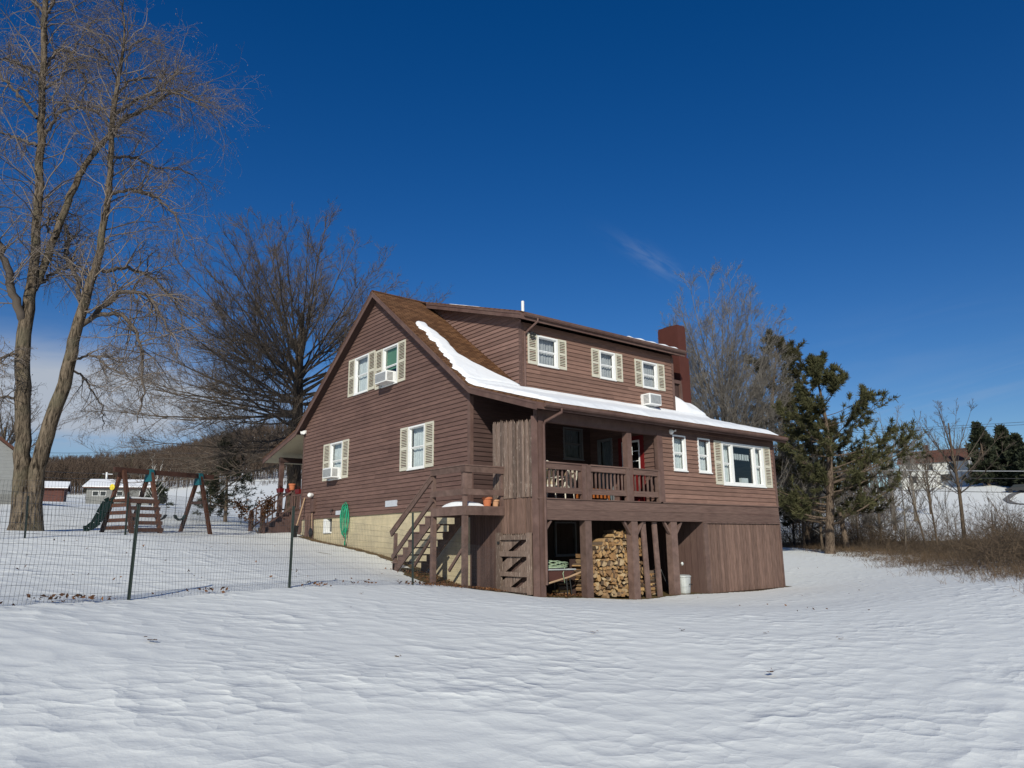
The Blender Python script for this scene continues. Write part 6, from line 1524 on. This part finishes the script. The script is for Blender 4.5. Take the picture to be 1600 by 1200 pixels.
brush('roadside_brush', cs, 101, M['twig_brown'], 'tangled brown brush along the edge of the snowy lawn', 19, 1., .8)
cs = [(*gp(u, v)[:2], h_) for (u, v, h_) in [(1545, 868, 1.9), (1570, 866, 2.3), (1600, 870, 2.6), (1535, 862, 1.5), (1590, 856, 2.3), (1620, 880, 2.4), (1505, 858, 1.5), (1640, 885, 2.4)]]
brush('bramble_thicket', cs, 102, M['twig_brown'], 'tallest dense bramble thicket arching beside the road', 120, 2., 1.0)
cs = [(*on(u, 850, t)[:2], h_) for (u, t, h_) in [(1235+i*13, 57+(i*7) % 13, 1.8+(i*5 % 7)*.35) for i in range(16)]]
brush('scrub_thicket', cs, 103, M['twig_brown'], 'tall bare scrub between the house corner and the pines', 75, 3., 1.6)
# dry grass tufts along the edge
def grass(name, pts, seed, label, n_each, hgt, spread, cat='grass', mat='drygrass'):
    r = np.random.default_rng(seed); C_ = np.array(pts, float)[:, :2]; n = len(C_)*n_each; pos = np.repeat(C_, n_each, 0)+r.normal(scale=spread, size=(n, 2))
    B = np.stack([pos[:, 0], pos[:, 1], H(pos[:, 0], pos[:, 1])-.02], -1); d = np.stack([r.normal(0, .5, n), r.normal(0, .5, n), np.ones(n)], -1); hh = hgt*r.uniform(.4, 1.2, n)
    P, R = grow(B, d, hh, np.full(n, .0045), 3, .15, (0, 0, -1), .12, .3, r); v, q = tubes(P, R, 3)
    return tag(mesh_np(name, v, q, M[mat], rnd=np.repeat(r.uniform(0, 1, n), len(q)//n)), label, cat, kind='stuff')
gpts = []
for k in range(100):
    f = r_.uniform(.8, 6.5); i = int(f); a = EDGE[i]+(EDGE[i+1]-EDGE[i])*(f-i); b = EDGE[i+1]-EDGE[i]; nrm = np.array([-b[1], b[0]])/np.linalg.norm(b)
    if edge_side(np.array([a[0]+nrm[0]]), np.array([a[1]+nrm[1]]))[0] < 0: nrm = -nrm
    gpts.append(a+nrm*r_.uniform(.0, 4.0))
grass('dry_grass', gpts, 110, 'matted dry grass showing through at the lawn edge', 70, .4, .45)
grass('foundation_grass', [(-.18-.2*random.random(), random.uniform(2.6, 11.4)) for _ in range(70)], 111, 'short brown grass along the foundation wall', 22, .1, .12)

# ================================================================= fallen leaves
def leaf_mesh(r, n, spread=.0):
    pass
def leaf_stuff(name, pts, seed, label, size=.032):
    r = np.random.default_rng(seed); P = np.array(pts, float); n = len(P); a = unit(r.normal(size=(n, 3))*np.array([1, 1, .45])); b = unit(np.cross(a, r.normal(size=(n, 3)))); s = size*r.uniform(.6, 1.3, n)[:, None]
    c = P+np.array([0, 0, .02])+np.array([0, 0, 1])*s*.3; up = np.cross(a, b)*s*.35
    v = np.stack([c-a*s, c-b*s*.55+up, c+a*s, c+b*s*.55+up], 1).reshape(-1, 3)
    return tag(mesh_np(name, v, np.arange(4*n).reshape(-1, 4), M['leaflitter'], rnd=r.uniform(0, 1, n)), label, 'leaves', kind='stuff')
pts = []
fl = fl[2:]; fla = np.array(fl, float)
for k in range(26):
    i = r_.randrange(1, 5); t = r_.random(); c = fla[i]*(1-t)+fla[i+1]*t; m = r_.choice([2, 4, 7, 14])
    for _ in range(m):
        x, y = c[0]+r_.gauss(0, .12), c[1]+r_.gauss(0, .08); pts.append((x, y, h1(x, y)+.03*r_.random()+.01))
for _ in range(130):
    t = r_.random(); c = fla[4]*(1-t)+fla[5]*t; x, y = c[0]+r_.gauss(0, .22), c[1]+r_.gauss(0, .15); pts.append((x, y, h1(x, y)+.05*r_.random()+.01))
leaf_stuff('fence_leaves', pts, 120, 'brown oak leaves caught along the bottom of the front fence')
pts = []
for _ in range(900):
    x, y = -.75+r_.gauss(0, .42), r_.uniform(-2.0, 2.0); x = min(max(x, -1.7), -.05); pts.append((x, y, h1(x, y)+r_.random()*.04))
leaf_stuff('stair_leaves', pts, 121, 'drift of brown leaves under the side stairs')
pts = [(x, y, h1(x, y)+r_.random()*.05) for x, y in [(r_.uniform(.2, 2.1), r_.uniform(-3.0, -1.0)) for _ in range(500)]]
leaf_stuff('carport_leaves', pts, 122, 'orange leaf litter on the ground around the wheelbarrow')
def oak_leaf(label, u, v, size, rz, group=None):
    p = gp(u, v); mb = MB()
    # lobed outline, curled
    out = [(0, 0)]; lob = [(.12, .1), (.1, .22), (.26, .32), (.16, .45), (.34, .58), (.18, .7), (.22, .86), (0, 1)]
    pts = [(x, y) for x, y in lob]; full = [(0, 0)]+pts+[(-x, y) for x, y in pts[::-1][1:]]
    V = [(x*size, (y-.5)*size, .005+size*(.3*abs(x)*2+.4*(y-.4)**2*1.5)) for x, y in full]; n = len(V); c = (0, 0, .02)
    mb.add(V+[c], [(i, (i+1) % n, n) for i in range(n)], random.random())
    mb.tube([(0, -.5*size, .02+size*.2), (0, -.8*size, .03)], .003, 4)
    o = mb.build('dead_leaf', M['leaflitter']); o.location = tuple(p+np.array([0, 0, .004])); o.rotation_euler = (random.uniform(-.25, .25), random.uniform(-.25, .25), rz)
    return tag(o, label, 'leaf', group)
oak_leaf('largest curled brown leaf standing up alone on the open snow', 1205, 1054, .15, 2.0)
for (u, v, s, lab) in [(927, 990, .15, 'flat dark leaf on the snow below the firewood stack'), (1067, 987, .17, 'brown leaf on the snow below the enclosure corner'), (1314, 1000, .15, 'brown leaf on the snow towards the brush, beyond the big curled leaf'), (1196, 991, .11, 'small dark leaf on the snow between two larger leaves'), (620, 1029, .12, 'thin dark leaf scrap on the snow in the middle of the yard'), (236, 1004, .17, 'dark leaf lying on the snow below the leaning fence post'), (547, 951, .1, 'small leaf scrap on the snow before the middle fence post'), (564, 929, .1, 'leaf scrap on the snow close to the fence leaves')]:
    oak_leaf(lab, u, v, s*.6, random.uniform(0, 6))
pts = []
for _ in range(46):
    u, v = r_.uniform(20, 640), r_.uniform(845, 912); p = gp(u, v)
    if p[0] < -.8: pts.append((p[0], p[1], p[2]+.03))
for _ in range(24):
    p = gp(r_.uniform(1080, 1420), r_.uniform(888, 960)); pts.append((p[0], p[1], p[2]+.03))
leaf_stuff('scattered_leaves', pts, 123, 'scattered leaf scraps dotted over the yard', .028)
# brown-leaved shrub by the back steps
p = on(404, 815, 33); p[2] = h1(p[0], p[1]); e = empty('oak_shrub', p, 'small shrub holding brown leaves beside the back porch steps', 'shrub'); r = np.random.default_rng(9); T = Tree()
P, R = grow(np.zeros((5, 3)), np.stack([r.normal(0, .35, 5), r.normal(0, .35, 5), np.ones(5)], -1), np.full(5, 1.5), np.full(5, .015), 6, .1, (0, 0, 1), .02, .3, r); T.tr.append(tubes(P, R, 4))
c = shoot(P, R, 7, .3, 1., .7, .2, .45, np.full(5, 1.5), .6, .2, r); P1, R1 = grow(*c, 4, .12, (0, 0, 0), 0, .5, r); T.tr.append(tubes(P1, R1, 3))
pp = P1[:, 1:].reshape(-1, 3); pp = np.repeat(pp, 4, 0)+r.normal(scale=.09, size=(len(pp)*4, 3)); n = len(pp); a = unit(r.normal(size=(n, 3)))*.06; b_ = unit(np.cross(a, r.normal(size=(n, 3))))*.035
T.raw(np.stack([pp-a, pp-b_, pp+a, pp+b_], 1).reshape(-1, 3), np.arange(4*n).reshape(-1, 4), r.uniform(0, .6, n)); T.make(e, M['bark_oak'], M['leaflitter'], 'foliage', 'stem')

# ================================================================= distant buildings
def facing(u, t, turn=0.):
    d = at(u, 780, t)-CAM; return math.atan2(d[1], d[0])-PI/2+turn    # local +x to the right, -y towards the viewer
def gable_box(mb, w, d, h_, rise, along='x'):
    mb.add([(-w/2, -d/2, -1), (w/2, -d/2, -1), (w/2, d/2, -1), (-w/2, d/2, -1), (-w/2, -d/2, h_), (w/2, -d/2, h_), (w/2, d/2, h_), (-w/2, d/2, h_)]+([(-w/2, 0, h_+rise), (w/2, 0, h_+rise)] if along == 'x' else [(0, -d/2, h_+rise), (0, d/2, h_+rise)]),
           [(0, 1, 5, 4), (2, 3, 7, 6)]+([(1, 2, 6, 9, 5), (3, 0, 4, 8, 7)] if along == 'x' else [(1, 2, 6, 5), (3, 0, 4, 7), (4, 5, 8), (6, 7, 9)]))
def gable_roof(mb, w, d, h_, rise, o=.4, th=.2, along='x'):
    if along == 'x':
        for s in (-1, 1):
            k = rise/(d/2); y0, z0 = s*(d/2+o), h_-k*o
            mb.hexa([(-w/2-o, y0, z0), (w/2+o, y0, z0), (w/2+o, 0, h_+rise), (-w/2-o, 0, h_+rise)], [(-w/2-o, y0, z0+th), (w/2+o, y0, z0+th), (w/2+o, 0, h_+rise+th), (-w/2-o, 0, h_+rise+th)])
    else:
        for s in (-1, 1):
            k = rise/(w/2); x0, z0 = s*(w/2+o), h_-k*o
            mb.hexa([(x0, -d/2-o, z0), (x0, d/2+o, z0), (0, d/2+o, h_+rise), (0, -d/2-o, h_+rise)], [(x0, -d/2-o, z0+th), (x0, d/2+o, z0+th), (0, d/2+o, h_+rise+th), (0, -d/2-o, h_+rise+th)])
def hwin(parent, x, z, w, h_, y, arch=None):
    m = MB(); m.box(x-w/2, x+w/2, y-.06, y, z, z+h_); wn = m.build('window', M['white'], parent)
    m = MB(); m.box(x-w/2+.07, x+w/2-.07, y-.1, y-.07, z+.07, z+h_-.07); m.build('pane', M['darkglass'], wn)
# white house on the hill
p = on(1466, 757, 185); e = empty('white_house', p, 'white two-storey house with brown roof on the snowy hill', 'house', rz=facing(1466, 185, -.12))
m = MB(); gable_box(m, 13.0, 8, 5.2, 2.6); m.build('wall', M['whitesiding'], e)
m = MB(); gable_roof(m, 13.0, 8, 5.2, 2.6); rf = m.build('roof', M['brownroof'], e)
m = MB(); m.box(-2.0, -1.0, -.6, .6, 7, 9.2); m.build('chimney', M['brick'], rf)
for x in (-4.5, -.6, 3.4): hwin(e, x, 3.3, 1.2, 1.4, -4.0)
hwin(e, 2.2, .9, 2.2, 1.5, -4.0); hwin(e, -4.2, .7, 1.6, 1.6, -4.0)
m = MB(); m.box(-1.0, .4, -4.08, -4.0, 0, 2.3); m.build('door', M['white'], e)
m = MB(); m.box(6.5, 16, -3, 4, -1, 2.8); m.build('wing', M['brackish'], e)
m = MB(); m.hexa([(6.3, -3.6, 2.6), (16.4, -3.6, 2.6), (16.4, 1, 4.2), (6.3, 1, 4.2)], [(6.3, -3.6, 2.85), (16.4, -3.6, 2.85), (16.4, 1, 4.45), (6.3, 1, 4.45)]); m.build('wing_roof', M['brownroof'], e)
m = MB(); m.box(16, 21, -2, 3, -1, 2.4); m.build('garage', M['whitesiding'], e)
for x in (8.5, 11.5): hwin(e, x, .8, 1.6, 1.4, -3.0)
for (u, t, lb) in ((1592, 160, 'dark car parked at the top of the hill driveway'),):
    pc = on(u, 760, t); c = empty('parked_car', pc, lb, 'car', rz=facing(u, t))
    m = MB(); prof = [(-2.1, .35), (-2.15, .75), (-1.3, .9), (-.7, 1.4), (.8, 1.42), (1.5, .95), (2.15, .85), (2.2, .4)]
    n = len(prof); V = [(x, -.85, z) for x, z in prof]+[(x, .85, z) for x, z in prof]; m.add(V, [tuple(range(n)), tuple(range(2*n-1, n-1, -1))]+[(i, i+n, (i+1) % n+n, (i+1) % n) for i in range(n)]); m.build('body', M['darkmetal'], c)
    for x in (-1.35, 1.35):
        for s in (-1, 1):
            m = MB(); m.lathe((x, s*.75-.1, .33), [(.33, 0), (.33, .2)], 14, axis=(0, 1, 0)); m.build('wheel', M['black'], c)
    m = MB(); m.hexa([(-1.2, -.87, .92), (1.4, -.87, .92), (1.4, -.86, .95), (-1.2, -.86, .95)], [(-.68, -.87, 1.34), (.78, -.87, 1.34), (.78, -.86, 1.36), (-.68, -.86, 1.36)]); m.build('side_window', M['darkglass'], c)
# grey barn
p = on(192, 787, 138); e = empty('grey_barn', p, 'low grey barn with a snow-covered roof behind the swing set', 'barn', rz=facing(188, 138, -.2))
m = MB(); gable_box(m, 9.2, 8, 2.5, 1.3); m.build('wall', M['greysiding'], e)
m = MB(); gable_roof(m, 9.2, 8, 2.5, 1.3, .5, .15); rf = m.build('roof', M['brownroof'], e)
m = MB(); gable_roof(m, 9.3, 8.05, 2.66, 1.3, .5, .16); m.build('roof_snow_layer', M['roofsnow'], rf)
for x in (-3.3, -2.2, 0.2, 3.5): hwin(e, x, 1.1, .9, .8, -4.0)
# red shed
p = on(58, 784, 158); e = empty('red_shed', p, 'long red shed with white roof beyond the locust trunk', 'shed', rz=facing(58, 158, -.1))
m = MB(); gable_box(m, 8.5, 6, 2.2, 1.1); m.build('wall', M['redshed'], e)
m = MB(); gable_roof(m, 8.5, 6, 2.2, 1.1, .5, .15); rf = m.build('roof', M['brownroof'], e)
m = MB(); gable_roof(m, 8.6, 6.05, 2.36, 1.1, .5, .16); m.build('roof_snow_layer', M['roofsnow'], rf)
m = MB(); m.box(2.6, 4.0, -3.06, -3.0, .1, 1.9); m.build('door', M['redshed'], e)
# grey neighbouring house at the frame's edge
p = on(-78, 782, 62); e = empty('neighbour_house', p, 'grey clapboard house end half hidden behind the locust', 'house', rz=facing(-78, 62, .1))
m = MB(); gable_box(m, 6.8, 10, 2.3, 2.6, 'y'); m.build('wall', M['neighbour'], e)
m = MB(); gable_roof(m, 6.8, 10, 2.3, 2.6, .35, .2, 'y'); m.build('roof', M['brownroof'], e)
m = MB(); m.box(-3.45, 3.45, -5.05, 5.05, -1, .25); m.build('foundation', M['greysiding'], e)
hwin(e, -1.0, 1.0, 1.0, 1.4, -5.0)

# ================================================================= power lines and poles
def sag_line(name, pts, rad, mat, label, group=None, sag=.4):
    mb = MB(); out = []
    for a, b in zip(pts[:-1], pts[1:]):
        a, b = np.array(a), np.array(b)
        for i in range(12): t = i/12; q = a*(1-t)+b*t; q = q-np.array([0, 0, sag*4*t*(1-t)]); out.append(tuple(q))
    out.append(tuple(pts[-1])); mb.tube(out, rad, 5); return tag(mb.build(name, mat), label, 'power line', group)
TP = 62
g = 'wires along the road'
for (v0, v1, rr, mat, lab) in ((731, 734, .022, 'plaque', 'pale thick cable strung along the road, uppermost of the three low wires'), (741, 746, .022, 'wire', 'dark cable strung along the road, middle of the three low wires'), (759, 769, .022, 'wire', 'dark cable strung along the road, lowest of the three low wires')):
    sag_line('power_line', [at(1150, v0-3, 66), at(1720, v1+2, TP)], rr, M[mat], lab, g, .15)
for (v0, v1, lab) in ((672, 655, 'thin wire high across the sky above the white house'), (675, 660, 'second thin wire just under the high one across the sky')):
    sag_line('power_line', [at(1180, v0+6, 66), at(1400, v0-2, 64), at(1760, v1-6, 60)], .014, M['wire'], lab, g, .05)
for (px, t, lab) in ((1722, 62, 'wooden power pole beyond the brambles carrying the road wires'), (1165, 66, 'wooden power pole hidden among the trees behind the house')):
    b_ = on(px, 850, t); tp = at(px, 640, t); e = empty('power_pole', b_, lab, 'power pole'); m = MB(); m.lathe((0, 0, -.5), [(.16, 0), (.11, tp[2]-b_[2]+.8)], 10); m.build('pole', M['bark_oak'], e); m = MB(); m.beam((-.9, -.6, tp[2]-b_[2]-.2), (.9, .6, tp[2]-b_[2]-.2), .1, .12); m.build('crossarm', M['bark_oak'], e)
pl = on(165, 770, 150); e = empty('power_pole', pl, 'pale slanting utility pole rising behind the grey barn', 'power pole'); tp = at(167, 738, 150)
m = MB(); m.tube([(0, 0, -1), tuple(tp-pl)], [.22, .16], 8); m.build('pole', M['white'], e); m = MB(); m.beam((-.8, 0, tp[2]-pl[2]-.3), (.8, 0, tp[2]-pl[2]-.3), .12, .12); m.build('crossarm', M['white'], e)
for (v0, v1, v2, lab) in ((730, 740, 746, 'upper thin wire across the brown hill behind the swing set'), (742, 748, 752, 'lower thin wire across the brown hill behind the swing set'), (706, 707, 705, 'thin wire high over the hill, left of the oak')):
    sag_line('power_line', [at(-40, v0-4, 140), at(167, v1, 150), at(560, v2, 200)], .035, M['wire'], lab, 'wires over the left fields', .3)
